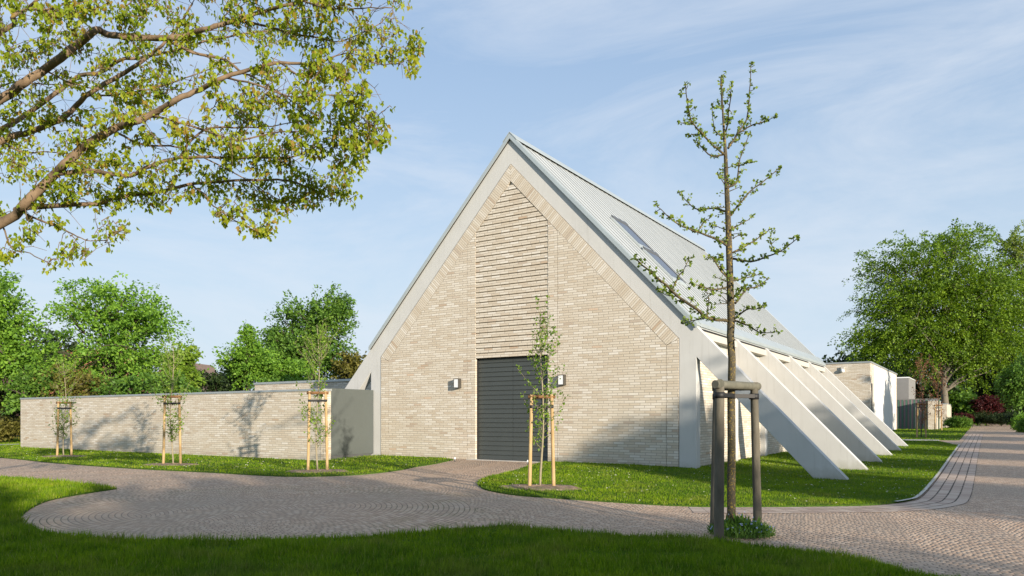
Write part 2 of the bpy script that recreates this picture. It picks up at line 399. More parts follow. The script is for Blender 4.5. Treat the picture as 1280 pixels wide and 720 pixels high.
def resample(pts, d):
    out = []
    n = len(pts)
    for i in range(n):
        a, b = Vector(pts[i][:2]), Vector(pts[(i+1) % n][:2]); k = max(1, int((b-a).length/d))
        for j in range(k): out.append(a+(b-a)*j/k)
    return out
def inside(poly, X, Y):
    P = np.array([(p[0], p[1]) for p in poly]); c = np.zeros(X.shape, bool); j = len(P)-1
    for i in range(len(P)):
        xi, yi = P[i]; xj, yj = P[j]
        if yi != yj: c ^= ((yi > Y) != (yj > Y)) & (X < (xj-xi)*(Y-yi)/(yj-yi)+xi)
        j = i
    return c
def sheet(name, poly, off, mat, step=.6, seg=.5, skirt=0.):
    b = resample(poly, seg)
    P = np.array([(p[0], p[1]) for p in b])
    xs = np.arange(P[:, 0].min(), P[:, 0].max(), step); ys = np.arange(P[:, 1].min(), P[:, 1].max(), step)
    X, Y = np.meshgrid(xs, ys); X, Y = X.ravel(), Y.ravel(); k = inside(poly, X, Y); X, Y = X[k], Y[k]
    co = [Vector(p[:2]) for p in b]+[Vector((x, y)) for x, y in zip(X, Y)]
    n = len(b)
    v, e, f, _, _, _ = geometry.delaunay_2d_cdt(co, [(i, (i+1) % n) for i in range(n)], [], 1, 1e-4)
    arr = np.array([(p[0], p[1]) for p in v]); Z = terrain(arr[:, 0], arr[:, 1])+off
    vv = [(a, c, z) for (a, c), z in zip(arr, Z)]; ff = [tuple(q) for q in f]
    # make sure faces look up
    fx = []
    for q in ff:
        a, b2, c = vv[q[0]], vv[q[1]], vv[q[2]]
        fx.append(q if (b2[0]-a[0])*(c[1]-a[1])-(b2[1]-a[1])*(c[0]-a[0]) > 0 else q[::-1])
    if skirt:
        base = len(vv); m = len(b)
        for p in b:
            z = float(terrain(p[0], p[1])); vv.append((p[0], p[1], z+off)); vv.append((p[0], p[1], z+off-skirt))
        for i in range(m):
            j = (i+1) % m; fx.append((base+2*i, base+2*i+1, base+2*j+1, base+2*j))
    me = bpy.data.meshes.new(name); me.from_pydata(vv, [], fx); me.update()
    o = link(name, me, mat); tag(o, kind='structure'); return o

def smooth_px(pts, n=6):
    """Catmull-Rom through points"""
    P = [Vector(p) for p in pts]; out = []
    for i in range(len(P)-1):
        a, b, c, d = P[max(i-1, 0)], P[i], P[i+1], P[min(i+2, len(P)-1)]
        for k in range(n):
            t = k/n
            out.append(.5*((2*b)+(c-a)*t+(2*a-5*b+4*c-d)*t*t+(3*b-a-3*c+d)*t**3))
    out.append(P[-1]); return out
def G(pts): return [at(x, y) for x, y in pts]

# front lawn
fl_edge = smooth_px(G([(146, 611.5), (98, 619), (59, 627), (33, 640), (26, 650), (36, 660), (66, 670), (108, 674), (157, 676.5), (230, 677.5), (279, 679), (328, 677), (420, 675), (489, 671), (557, 665), (612, 660.5), (661, 662), (764, 671), (860, 675.5), (975, 688), (1057, 697.5), (1103, 709), (1139, 720)]), 5)
fl_top = smooth_px(G([(-260, 577), (-120, 587), (0, 597), (60, 601.5), (146, 611.5)]), 4)[:-1]
FL = [Vector((-44, 34, 0))]+fl_top+fl_edge+[Vector((8.5, 4, 0)), Vector((9, -14, 0)), Vector((-44, -14, 0))]
# lawn in front of the low wall
ll_low = smooth_px(G([(-300, 557), (-120, 565), (0, 572.5), (66, 579), (164, 586), (262, 591), (354, 596), (427, 595), (469, 592), (500, 588), (520, 584), (545, 580), (567, 575.2)]), 4)
LL = ll_low+[loc(-1.9, .15), loc(-5.0, .5), loc(-5.0, 24), loc(-60, 24), Vector((-90, 60, 0))]
# lawn between door path and buttresses
dl_a = smooth_px(G([(687, 576.8), (668, 581), (652, 586), (620, 594.5), (603, 599.5), (597, 603.5), (599, 608), (610, 613.5), (645, 619.5), (690, 623), (740, 626.5), (860, 633.5), (958, 633.8), (1024, 633.2), (1090, 631.8), (1132, 627), (1149, 620), (1168, 599), (1188, 571), (1198, 557.5)]), 5)
DL = dl_a+[loc(14.0, 29.5), loc(8.4, 29.5), loc(8.4, .4), loc(4.6, .15)]
bl_a = G([(1199, 550.5), (1206, 543), (1211, 537.5), (1214, 533.5), (1212, 530.5), (1206, 529)])
BL = [loc(13.9, 31.2)]+bl_a+[loc(6, 140), loc(-20, 140), loc(-20, 31.2)]
RLp = G([(1272, 530.2), (1270, 533), (1280, 541), (1300, 556), (1340, 590), (1420, 650)])
RL = RLp+[Vector((60, 5, 0)), Vector((140, 5, 0)), Vector((190, 260, 0)), Vector((120, 260, 0))]
PAV = [Vector((-60, 70, 0)), Vector((-60, 20, 0)), Vector((-40, 4, 0)), Vector((14, -20, 0)), Vector((60, -20, 0)), Vector((60, 20, 0)), Vector((120, 150, 0)), Vector((110, 175, 0)), Vector((60, 175, 0)), Vector(loc(4, 60)), Vector(loc(4, 1)), Vector(loc(-6, 1))]
sheet('paving', PAV, 0.0, M['paving'], 1.0, 1.0)
sheet('lawn', FL, .03, M['turf'], .6, .3, .05)
sheet('lawn', LL, .03, M['turf'], .8, .4, .05)
sheet('lawn', DL, .03, M['turf'], .6, .3, .05)
sheet('lawn', BL, .03, M['turf'], 1.5, .8, .05)
sheet('lawn', RL, .03, M['turf'], 3, 1.5, .05)
# pale path across behind the last buttress, and the one beyond the low wall
sheet('path', [loc(8.9, 29.5), loc(14.05, 29.5), loc(13.95, 31.2), loc(8.9, 31.2)], .036, M['path'], .6, .5, .04)
sheet('path', G([(-60, 560), (24, 556.6), (24, 555.4), (-60, 557.5)]), .05, M['path'], 1., 1.)
# paver border strip following the lawn edge
def offset_strip(name, line, d0, d1, off, mat, thick=0):
    vs, fs, uv = [], [], []; L = 0; base = []
    for i, p in enumerate(line):
        a, b = line[max(i-1, 0)], line[min(i+1, len(line)-1)]
        t = Vector((b[0]-a[0], b[1]-a[1])).normalized(); n = Vector((t.y, -t.x))
        if i: L += (Vector(p[:2])-Vector(line[i-1][:2])).length
        for j, d in enumerate(np.linspace(d0, d1, 4)):
            x, y = p[0]+n.x*d, p[1]+n.y*d
            vs.append((x, y, float(terrain(x, y))+off)); base.append((abs(d-d0), L))
    for i in range(len(line)-1):
        for j in range(3):
            q = (i*4+j, i*4+j+1, (i+1)*4+j+1, (i+1)*4+j); fs.append(q); uv += [base[k] for k in q]
    o = link(name, np_mesh(name, vs, fs, False, uv), mat); tag(o, kind='structure'); return o
edge = [p for p in dl_a if True]
i0 = min(range(len(edge)), key=lambda i: (edge[i]-at(862, 633.5)).length)
k0 = min(range(len(edge)), key=lambda i: (edge[i]-at(1120, 628.6)).length)
tail = [edge[-1]+Vector((V[0], V[1], 0))*d for d in (2, 6, 12, 20, 30)]
offset_strip('paver_border', edge[i0:]+tail, .07, 1.01, .006, M['strip'])
offset_strip('kerb', edge[k0:]+[edge[-1]+Vector((V[0], V[1], 0))*.8], -.02, .06, .05, M['kerb'])

# grass blades
def blades(name, poly, n, hmin, hmax, w, label, ymax=60, power=2.0, ymin=7.5, wfar=0.02, holes=()):
    P = np.array([(p[0], p[1]) for p in poly]); pts = []
    tot = 0
    while tot < n:
        # sample Y with density ~ Y^-power, X uniform in the view wedge
        q = RNG.random(n*2)
        a, b = max(ymin, P[:, 1].min()), min(ymax, P[:, 1].max())
        e = 2-power
        Y = (a*(b/a)**q) if abs(e) < 1e-6 else (a**e+(b**e-a**e)*q)**(1/e)
        X = (RNG.random(n*2)*1.5-.75)*Y
        k = inside(poly, X, Y)
        for hx, hy, hr in holes: k &= (X-hx)**2+(Y-hy)**2*2.0 > hr*hr
        pts.append(np.stack([X[k], Y[k]], 1)); tot += k.sum()
        if k.sum() < 50: break
    A = np.concatenate(pts)[:n]; n = len(A); A = A+RNG.normal(size=A.shape)*.028
    z = terrain(A[:, 0], A[:, 1])+.028
    ang = RNG.random(n)*2*np.pi; h = (hmin+(hmax-hmin)*RNG.random(n)**1.3)
    tuft = np.array([noise.noise(Vector((x*1.3, y*1.3, 0)))+.9*noise.noise(Vector((x*5, y*5, 3))) for x, y in A]) if n < 400000 else np.zeros(n)
    h = h*(1+.7*tuft)
    wd = w*(.7+.6*RNG.random(n))*np.maximum(1, A[:, 1]*wfar/.2)
    lean = .65*h*RNG.random(n); la = RNG.random(n)*2*np.pi
    c, s = np.cos(ang), np.sin(ang); b = np.stack([A[:, 0], A[:, 1], z], 1)
    side = np.stack([c, s, 0*c], 1)*wd[:, None]
    tip = b+np.stack([np.cos(la)*lean, np.sin(la)*lean, h], 1)
    vs = np.stack([b-side, b+side, tip], 1).reshape(-1, 3)
    f = np.arange(3*n).reshape(n, 3)
    o = link(name, np_mesh(name, vs, f), M['blades']); tag(o, label, 'grass', kind='stuff'); return o
mul = [at(677, 610), at(397, 590), at(214, 582), at(80, 571.5)]
holes = [(p.x, p.y, .88) for p in mul]
blades('grass', FL, 170000, .03, .11, .0058, 'short dense mown grass of the shaded foreground lawn', 22, 2.2)
blades('grass', DL, 150000, .03, .065, .005, 'short sunlit grass around the feet of the white buttresses', 52, 1.6, wfar=.012, holes=holes)
blades('grass', LL, 130000, .03, .065, .007, 'short sunlit grass verge along the low brick wall', 60, 1.3, wfar=.012, holes=holes)
blades('grass', BL, 40000, .03, .07, .012, 'short grass beside the road beyond the last buttress', 100, 1.2, wfar=.01)

def scatter(name, poly, n, label, cat, mat, size, zoff, ymax):
    P = np.array([(p[0], p[1]) for p in poly]); X = RNG.random(n*30)*90-45; Y = RNG.random(n*30)*ymax+8; k = inside(poly, X, Y)&(np.abs(X) < .75*Y); X, Y = X[k][:n], Y[k][:n]
    Q = np.stack([X, Y, terrain(X, Y)+zoff], 1); m = len(Q); Q = np.repeat(Q, 4, 0); a = np.tile(np.arange(4), m)*np.pi/2+np.repeat(RNG.random(m)*6, 4)
    A = np.stack([np.cos(a), np.sin(a), .35+0*a], 1)
    o = leaf_mesh(name, Q, size*(.7+.6*RNG.random(4*m)), A, mat, None, .4, 1, np.tile([0, 0, 1.], (4*m, 1))); tag(o, label, cat, kind='stuff')
# ------------------------------------------------------------------ the gabled building
B = empty('gabled_chapel', (O[0], O[1], 0), ROT)
tag(B, 'tall steep gabled pale brick building with slanted concrete buttresses and zinc roof', 'building')
PL, PR, DZ = -.03, 3.22, 3.918
BLs, BRs = -4.964, 8.156
def zo(s, H=HI): return H-MS*abs(s-CS)
HB = HI-.64
def build_gable():
    f, sd = MB(), MB()
    g = .007; D = .32
    e = .42; pb = .40
    def soldier_uv(sgn):
        ca, sa = math.cos(math.atan(MS)), math.sin(math.atan(MS))
        return lambda x, z: ((HI-z)*ca-abs(x-CS)*sa+.002, abs(x-CS)*ca+(HI-z)*sa)
    for sg in (-1, 1):
        X = lambda a: CS+sg*a
        hw = CS-BLs; ph = (PR-PL)/2; pc = (PR+PL)/2
        pi_ = abs((PL if sg < 0 else PR)-CS)
        def add(mb, poly, uvf=None):
            poly = poly if sg > 0 else poly[::-1]
            mb.prism_y(poly, 0, D, uvf)
        # edge border
        add(f, [(X(hw-e+g), -.3), (X(hw), -.3), (X(hw), HI-MS*hw-g), (X(hw-e+g), HB-MS*(hw-e)-.02)])
        # rake border
        add(sd, [(X(0.003), HB+g), (X(hw-e), HB-MS*(hw-e)+g), (X(hw), HI-MS*hw), (X(0.003), HI)], soldier_uv(sg))
        # field
        add(f, [(X(pi_+pb+g), -.3), (X(hw-e-g), -.3), (X(hw-e-g), HB-MS*(hw-e)-g), (X(pi_+pb+g), HB-MS*(pi_+pb)-g)])
        # border of the panel
        add(f, [(X(pi_), -.3), (X(pi_+pb-g), -.3), (X(pi_+pb-g), HB-MS*(pi_+pb)-g), (X(pi_), HB-MS*pi_-g)])
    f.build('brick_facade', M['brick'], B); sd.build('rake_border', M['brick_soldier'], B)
    # relief panel over the door: proud bands with recessed joints
    p = MB(); z = DZ; bh = .196; zt = HB-.03; k = 0
    def hwz(z): return max(0, (zt-z)/MS)
    while z < zt-.05:
        a, b = z, min(z+bh-.032, zt-.01)
        def ends(q): return max(PL+.006, CS-hwz(q)), min(PR-.006, CS+hwz(q))
        (l0, r0), (l1, r1) = ends(a), ends(b)
        if r1-l1 > .02:
            # band slightly tilted: bottom edge proud
            y0, y1 = .006, .018
            p.face([(l0, y0, a), (r0-(.0), y0, a), (r1, y1, b), (l1, y1, b)], [(l0, a-DZ+k*.068), (r0, a-DZ+k*.068), (r1, b-DZ+k*.068), (l1, b-DZ+k*.068)])
            p.face([(l0, y0, a), (l0, .12, a), (r0, .12, a), (r0, y0, a)]); p.face([(l1, y1, b), (r1, y1, b), (r1, .12, b), (l1, .12, b)])
            p.face([(r0, y0, a), (r0, .12, a), (r1, .12, b), (r1, y1, b)]); p.face([(l0, y0, a), (l1, y1, b), (l1, .12, b), (l0, .12, a)])
        z += bh; k += 1
    p.prism_y([(PL, DZ), (PR, DZ), (PR, zt-MS*(PR-CS)), (CS, zt), (PL, zt-MS*(CS-PL))], .085, .3)
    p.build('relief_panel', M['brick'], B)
    MB().prism_y([(BLs+.1, -.2), (PL-.1, -.2), (PL-.1, 7.4), (BLs+.1, 3.6)], .3301, .36).prism_y([(PR+.1, -.2), (BRs-.1, -.2), (BRs-.1, 3.6), (PR+.1, 7.4)], .3301, .36).build('inner_leaf', M['black'], B)
    # door
    for nm, a, b in (('door_leaf', PL+.025, (PL+PR)/2-.004), ('door_leaf', (PL+PR)/2+.004, PR-.025)):
        d = MB(); n = 22; h = (DZ-.03)/n
        for i in range(n):
            z0 = .02+i*h; z1 = z0+h
            d.face([(a, .165, z0), (b, .165, z0), (b, .20, z1-.004), (a, .20, z1-.004)])
            d.face([(a, .165, z0), (a, .215, z0), (b, .215, z0), (b, .165, z0)])
            d.face([(a, .20, z1-.004), (b, .20, z1-.004), (b, .225, z1), (a, .225, z1)])
        d.box(a, .23, 0, b, .26, DZ); d.build('door_leaf', M['door'], B)
    MB().box(PL+.002, .1, 0, PL+.022, .24, DZ-.002).box(PR-.022, .1, 0, PR-.002, .24, DZ-.002).box(PL+.022, .15, DZ-.02, PR-.022, .24, DZ-.002).build('door_frame', M['black'], B)
    MB().box(PL-.2, -.32, -.03, PR+.2, .02, .015).build('doorstep', M['kerb'], B)
build_gable()
# concrete frames (six), each one continuous piece
def frame_poly():
    zg = -.6; s_out = (HO-zg)/MS; s_in = (HI+.0-zg)/MS
    hw = CS-BLs+.014; pw = hw+.58
    out = []
    r = [(hw, -.4), (pw, -.4), (pw, HI-MS*pw-.0), (s_in, zg), (s_out, zg)]
    right = [(CS+a, z) for a, z in r]; left = [(CS-a, z) for a, z in reversed(r)]
    ring_in_r = (CS+hw, HI+.012-MS*hw); ring_in_l = (CS-hw, HI+.012-MS*hw)
    return right, left, ring_in_r, ring_in_l
def make_frame(i):
    t0, t1 = i*4.333+(.02 if i == 0 else 0), i*4.333+.40
    right, left, ir, il = frame_poly(); m = MB()
    # right half: split into pilaster quad, buttress + rake as convex pieces
    for sg, hw in ((1, CS-BLs+.014), (-1, CS-BLs+.014)):
        X = lambda a: CS+sg*a
        pw = hw+.58; zg = -.6; so = (HO-zg)/MS; si = (HI-zg)/MS
        P1 = [(X(hw), -.4), (X(pw), -.4), (X(pw), HI-MS*pw), (X(hw), HI+.012-MS*hw)]
        P2 = [(X(0), HI+.012), (X(hw), HI+.012-MS*hw), (X(pw), HI-MS*pw), (X(si), zg), (X(so), zg), (X(0), HO)]
        vs = []
        outline = [(X(hw), -.4), (X(pw), -.4), (X(pw), HI-MS*pw), (X(si), zg), (X(so), zg), (X(0), HO), (X(0), HI+.012), (X(hw), HI+.012-MS*hw)]
        if sg < 0: outline = outline[::-1]
        # quads that tile the outline
        q = [P1, [(X(pw), HI-MS*pw), (X(si), zg), (X(so), zg), (X(pw), HO-MS*pw)], [(X(hw), HI+.012-MS*hw), (X(pw), HI-MS*pw), (X(pw), HO-MS*pw), (X(hw), HO-MS*hw)], [(X(0), HI+.012), (X(hw), HI+.012-MS*hw), (X(hw), HO-MS*hw), (X(0), HO)]]
        for poly in q:
            poly = poly if sg > 0 else poly[::-1]
            m.face([(x, t0, z) for x, z in poly]); m.face([(x, t1, z) for x, z in reversed(poly)])
        n = len(outline)
        for k in range(n):
            (a, b), (c, d) = outline[k], outline[(k+1) % n]
            if abs(a-CS) < 1e-6 and abs(c-CS) < 1e-6: continue
            m.face([(a, t0, b), (a, t1, b), (c, t1, d), (c, t0, d)])
    o = m.build('concrete_frame', M['concrete'], B, bevel=.012)
    return o
fr0 = make_frame(0)
fr1 = make_frame(1)
for i in range(2, 6):
    c = fr1.copy(); COL.objects.link(c); c.parent = B; c.location = (0, 4.333*(i-1), 0)
LEN = 21.9
# side walls, beams, strip windows
for sg in (1, -1):
    X = lambda a: CS+sg*a
    def bx(mb, a0, t0, z0, a1, t1, z1):
        x0, x1 = sorted((X(a0), X(a1))); mb.box(x0, t0, z0, x1, t1, z1)
    w, pl, bm_, gl = MB(), MB(), MB(), MB()
    a_w = 6.96
    for i in range(5):
        t0, t1 = i*4.333+.402, (i+1)*4.333-.002
        bx(w, a_w-.3, t0, -.02, a_w, t1, 4.0); bx(pl, a_w-.25, t0, -.4, a_w+.02, t1, -.022)
        bx(bm_, a_w-.2, t0, 4.23, 7.20, t1, 4.46)
        bx(bm_, a_w-.3, t0, 4.002, a_w-.05, t0+.25, 4.228); bx(bm_, a_w-.3, t1-.25, 4.002, a_w-.05, t1, 4.228)
        bx(gl, a_w-.10, t0+.252, 4.002, a_w-.06, t1-.252, 4.228)
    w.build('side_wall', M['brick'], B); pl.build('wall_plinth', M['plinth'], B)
    bm_.build('eaves_beam', M['concrete_beam'], B); gl.build('strip_window', M['strip_glass'], B)
# rear gable
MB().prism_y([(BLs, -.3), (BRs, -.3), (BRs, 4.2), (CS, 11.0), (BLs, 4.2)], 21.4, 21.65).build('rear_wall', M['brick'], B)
# roof: one zinc slab per slope with standing seams
def roof_side(sg):
    m = MB(); X = lambda a: CS+sg*a; t0, t1 = -.045, LEN
    lo, hi = -.005, .09; a1 = 7.17
    def P(a, t, up): return (X(a), t, HO+up-MS*a)
    ca = math.cos(math.atan(MS))
    def quad(a, b, c, d, flip=False):
        q = [a, b, c, d]; m.face(q if (sg > 0) != flip else q[::-1], [(0, 0)]*4)
    quad(P(0, t0, hi), P(a1, t0, hi), P(a1, t1, hi), P(0, t1, hi))
    quad(P(0, t0, lo), P(0, t1, lo), P(a1, t1, lo), P(a1, t0, lo))
    quad(P(a1, t0, lo), P(a1, t1, lo), P(a1, t1, hi), P(a1, t0, hi))
    quad(P(0, t1, lo), P(0, t1, hi), P(a1, t1, hi), P(a1, t1, lo))
    # seams
    ns = len(m.f); t = .62
    while t < t1-.2:
        w, hh = .016, .03
        for (p, q, r, s_) in (((t-w, hi+.001), (t-w, hi+hh), None, None),):
            quad(P(.12, t-w, hi), P(a1-.03, t-w, hi), P(a1-.03, t-w, hi+hh), P(.12, t-w, hi+hh))
            quad(P(.12, t-w, hi+hh), P(a1-.03, t-w, hi+hh), P(a1-.03, t+w, hi+hh), P(.12, t+w, hi+hh))
            quad(P(.12, t+w, hi+hh), P(a1-.03, t+w, hi+hh), P(a1-.03, t+w, hi), P(.12, t+w, hi))
            quad(P(a1-.03, t-w, hi), P(a1-.03, t+w, hi), P(a1-.03, t+w, hi+hh), P(a1-.03, t-w, hi+hh))
        t += .48
    ro_ = m.build('zinc_roof', [M['zinc'], M['seam']], B)
    for pi in range(ns, len(ro_.data.polygons)): ro_.data.polygons[pi].material_index = 1
    # verge trim: stepped profile on the front edge
    v = MB()
    def band(ta, tb, ulo, uhi, aa=0.0, ab=a1+.03):
        c = [P(aa, ta, ulo), P(ab, ta, ulo), P(ab, tb, ulo), P(aa, tb, ulo), P(aa, ta, uhi), P(ab, ta, uhi), P(ab, tb, uhi), P(aa, tb, uhi)]
        for f in ((0,3,2,1),(4,5,6,7),(0,1,5,4),(1,2,6,5),(2,3,7,6),(3,0,4,7)):
            q = [c[i] for i in f]; v.face(q if sg > 0 else q[::-1])
    band(-.085, -.048, -.03, .15); band(-.048, .12, .092, .175); band(.12, .30, .092, .13)
    v.build('verge_trim', M['zinc_trim'], B)
    vb = MB(); v2 = v; 
    def b2(mb, ta, tb, ulo, uhi, aa, ab):
        c = [P(aa, ta, ulo), P(ab, ta, ulo), P(ab, tb, ulo), P(aa, tb, ulo), P(aa, ta, uhi), P(ab, ta, uhi), P(ab, tb, uhi), P(aa, tb, uhi)]
        for f in ((0,3,2,1),(4,5,6,7),(0,1,5,4),(1,2,6,5),(2,3,7,6),(3,0,4,7)):
            q = [c[i] for i in f]; mb.face(q if sg > 0 else q[::-1])
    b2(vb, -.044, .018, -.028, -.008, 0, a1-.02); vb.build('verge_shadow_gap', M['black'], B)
    # eaves strip and the dark gap below it
    e = MB(); b2(e, .301, t1-.02, .08, .20, a1-.32, a1+.04); e.build('eaves_flashing', M['zinc_trim'], B)
    k = MB(); x0, x1 = sorted((X(a1-.25), X(a1-.02))); zz = HO-MS*a1
    k.box(x0, .45, zz-.075, x1, t1-.06, zz+.0); k.build('eaves_gap', M['black'], B)
    # ridge vent
    r = MB(); b2(r, -.02, t1-.15, .095, .19, .16, .22); r.build('ridge_vent', M['black'], B)
    rc = MB(); b2(rc, -.08, t1+.05, .192, .225, 0, .30); rc.build('ridge_cap', M['zinc_trim'], B)
    if sg > 0:
        for (s0, s1) in ((4.30, 5.52), (5.62, 6.84)):
            a, b = s0-CS, s1-CS; ta, tb = 3.02, 4.42
            fr = MB(); b2(fr, ta, tb, .095, .22, a, b); fo = fr.build('skylight', M['zinc_trim'], B, bevel=.01)
            g = MB(); b2(g, ta+.1, tb-.1, .221, .232, a+.12, b-.1); g.build('skylight_glass', M['glass'], fo)
            g2 = MB(); b2(g2, ta+.02, tb-.02, .222, .29, a+.0, a+.1); b2(g2, tb-.09, tb-.03, .222, .26, a+.1, b); g2.build('skylight_blind_box', M['dark_frame'], fo)
roof_side(1); roof_side(-1)

# wall lamps
def wall_lamp(s, label):
    label = label
    r = empty('wall_lamp', loc(s, 0, 2.79), ROT); r.scale = (.88, .9, .88); tag(r, label, 'lamp', 'box wall lamps beside the door')
    MB().box(-.13, -.03, .0, .13, -.002, .40).build('back_plate', M['lampframe'], r)
    MB().box(-.14, -.23, .385, .14, -.002, .41).box(-.14, -.23, -.01, .14, -.002, .012).box(.115, -.228, .012, .138, -.205, .385).box(-.138, -.228, .012, -.115, -.205, .385).box(.118, -.205, .012, .136, -.03, .385).build('lamp_housing', M['lampframe'], r, bevel=.004)
    MB().box(-.112, -.222, .016, .112, -.04, .381).build('lamp_shade', M['lampglass'], r, bevel=.006)
wall_lamp(-.82, 'box wall lamp with opal glass on the brick left of the grey door')
wall_lamp(3.86, 'box wall lamp with opal glass on the brick right of the grey door')
# small ground spikes beside the door path
for (px, py, lb) in ((568.5, 577, 'small white ground spotlight at the left corner of the door path'), (659.5, 581, 'small white ground spotlight at the right of the door path in front of the door')):
    p = at(px, py); r = empty('ground_spotlight', p); tag(r, lb, 'spotlight', 'ground spotlights by the door path')
    MB().tube([(0, 0, 0), (0, 0, .1)], .02, 8).build('spike', M['dark_frame'], r); MB().tube([(0, -.02, .1), (0, .04, .15)], [.035, .03], 10).build('lamp_head', M['lampglass'], r)

# ------------------------------------------------------------------ low wall, gate, wing, annexes
def walled(name, label, cat, s0, t0, s1, t1, zb, zt, cop=.09, over=.03, mat='brick', coping_mat='coping'):
    r = empty(name, loc(s0, t0, 0), ROT); tag(r, label, cat)
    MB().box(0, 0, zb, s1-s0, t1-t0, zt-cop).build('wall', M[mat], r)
    MB().box(-over, -over, zt-cop+.001, s1-s0+over, t1-t0+over, zt).build('coping', M[coping_mat], r, bevel=.008)
    return r
walled('garden_wall', 'long low pale brick garden wall with grey metal coping left of the gabled building', 'wall', -30.3, -2.95, -5.36, -2.45, -.4, 2.77)
g = empty('sliding_gate', loc(-5.36, -2.43, 0), ROT); tag(g, 'plain grey green metal gate panel between the low wall and the gabled building', 'gate')
MB().box(-.10, 0, .10, -.02, 2.42, 2.80).build('gate_panel', M['gate'], g, bevel=.01)
MB().box(-.09, .0, -.06, -.035, 2.3, .098).build('gate_track', M['dark_frame'], g)
MB().box(-.35, -.05, -.2, .2, 2.5, -.062).build('threshold', M['kerb'], g)
wg = walled('side_wing', 'low flat roofed pale brick wing showing above the garden wall', 'building', -18.4, 4.0, -5.9, 16, -.2, 3.62, .12, .05)
# dark inner wall behind the left buttress: concrete strut already part of frame
A = walled('annex', 'flat roofed pale brick annex behind the buttresses with white side wall', 'building', -6, 39.3, 8.95, 58.2, 0, 5.98, .12, .06)
MB().box(14.9501, .6, 0, 14.99, 1.0, 4.3).build('side_recess', M['dark_frame'], A)
MB().box(14.9501, 1.9, 0, 14.975, 17.8, 5.8).build('rendered_panel', M['plaster'], A)
sc = empty('security_camera', loc(7.0, 39.3-.15, 5.3), ROT); tag(sc, 'small white dome camera high on the brick front of the annex', 'camera')
def uvball(name, r, mat, parent, l=(0, 0, 0), sc_=(1, 1, 1)):
    bm = bmesh.new(); bmesh.ops.create_icosphere(bm, subdivisions=3, radius=r); me = bpy.data.meshes.new(name); bm.to_mesh(me); bm.free()
    for p in me.polygons: p.use_smooth = True
    o = link(name, me, mat, parent); o.location = l; o.scale = sc_; return o
uvball('dome', .15, M['lampglass'], sc); MB().box(-.12, .0, -.1, .12, .148, .3).build('bracket', M['kerb'], sc)
bx_ = empty('roof_plant_box', loc(3.5, 63, 0), ROT); tag(bx_, 'grey metal clad box rising behind the striped metal gate', 'building')
MB().box(0, 0, 0, 6.1, 8, 5.75).build('cladding', M['metal_clad'], bx_); MB().box(-.05, -.05, 5.751, 6.15, 8.05, 5.87).build('coping', M['lampglass'], bx_)
gg = empty('slatted_gate', loc(8.3, 62.5, 0), ROT); tag(gg, 'dark green and mauve vertical slatted metal gate between the annex and a brick pier', 'gate')
t = NT('striped_slats'); p = t.sep(t.coord()); k = t.math('FRACT', t.math('DIVIDE', p[0], .36))
M['stripe'] = t.done(t.bsdf(t.ramp(k, [(0, (.07, .16, .11)), (.45, (.19, .13, .15)), (.8, (.10, .12, .13))], 'CONSTANT'), .5))
m = MB()
for i in range(17): m.box(-2+i*.36, 0, .3, -2+i*.36+.33, .05, 3.5)
m.build('slats', M['stripe'], gg); MB().box(-2, -.03, 3.501, 4.12, .08, 3.58).build('gate_frame', M['metal_clad'], gg)
walled('brick_pier', 'nearer of two pale brick wall ends beside the striped gate and the road', 'wall', 11.45, 61.2, 12.25, 67, 0, 3.42, .1, .04)
walled('brick_pier', 'farther of two pale brick wall ends near the beech trunk', 'wall', 11.6, 78, 12.35, 88, 0, 3.36, .1, .04)
walled('garden_wall', 'far pale brick wall running behind the two brick piers', 'wall', 5, 88.2, 12.4, 88.7, 0, 3.1, .1, .04)

# ------------------------------------------------------------------ vegetation tools
def unit(a): return a/np.maximum(1e-9, np.linalg.norm(a, axis=-1, keepdims=True))
def leaf_mesh(name, P, L, A, mat, parent, width=.33, lobes=1, Nrm=None):
    """rhombic leaves: base points P, length L, axis A; lobes>1 fans them"""
    n = len(P); A = unit(A)
    Rn = RNG.normal(size=(n, 3)) if Nrm is None else Nrm+.55*RNG.normal(size=(n, 3))
    Bv = unit(np.cross(A, Rn)); vs = []; ids = []
    L = np.broadcast_to(L, (n,))[:, None]
    if lobes == 1:
        q = np.stack([P, P+A*L*.45+Bv*L*width, P+A*L, P+A*L*.45-Bv*L*width], 1)
        me = np_mesh(name, q.reshape(-1, 3), np.arange(4*n).reshape(n, 4))
    else:
        # palmate leaf: star of 7 points + base, as triangles fan around the base
        Cn = unit(np.cross(A, Bv))
        prof = [(0, 0), (.22, .14), (.38, .48), (.20, .52), (.17, .74), (0, 1.0), (-.17, .74), (-.20, .52), (-.38, .48), (-.22, .14)]
        q = np.stack([P+Bv*L*x+A*L*y+Cn*L*(-.35*abs(x)) for x, y in prof], 1)
        b = np.arange(n)[:, None]*10
        f = np.concatenate([b+np.array([[0, 1, 2, 3]]), b+np.array([[0, 3, 4, 5]]), b+np.array([[0, 5, 6, 7]]), b+np.array([[0, 7, 8, 9]])])
        me = np_mesh(name, q.reshape(-1, 3), f)
    return link(name, me, mat, parent)

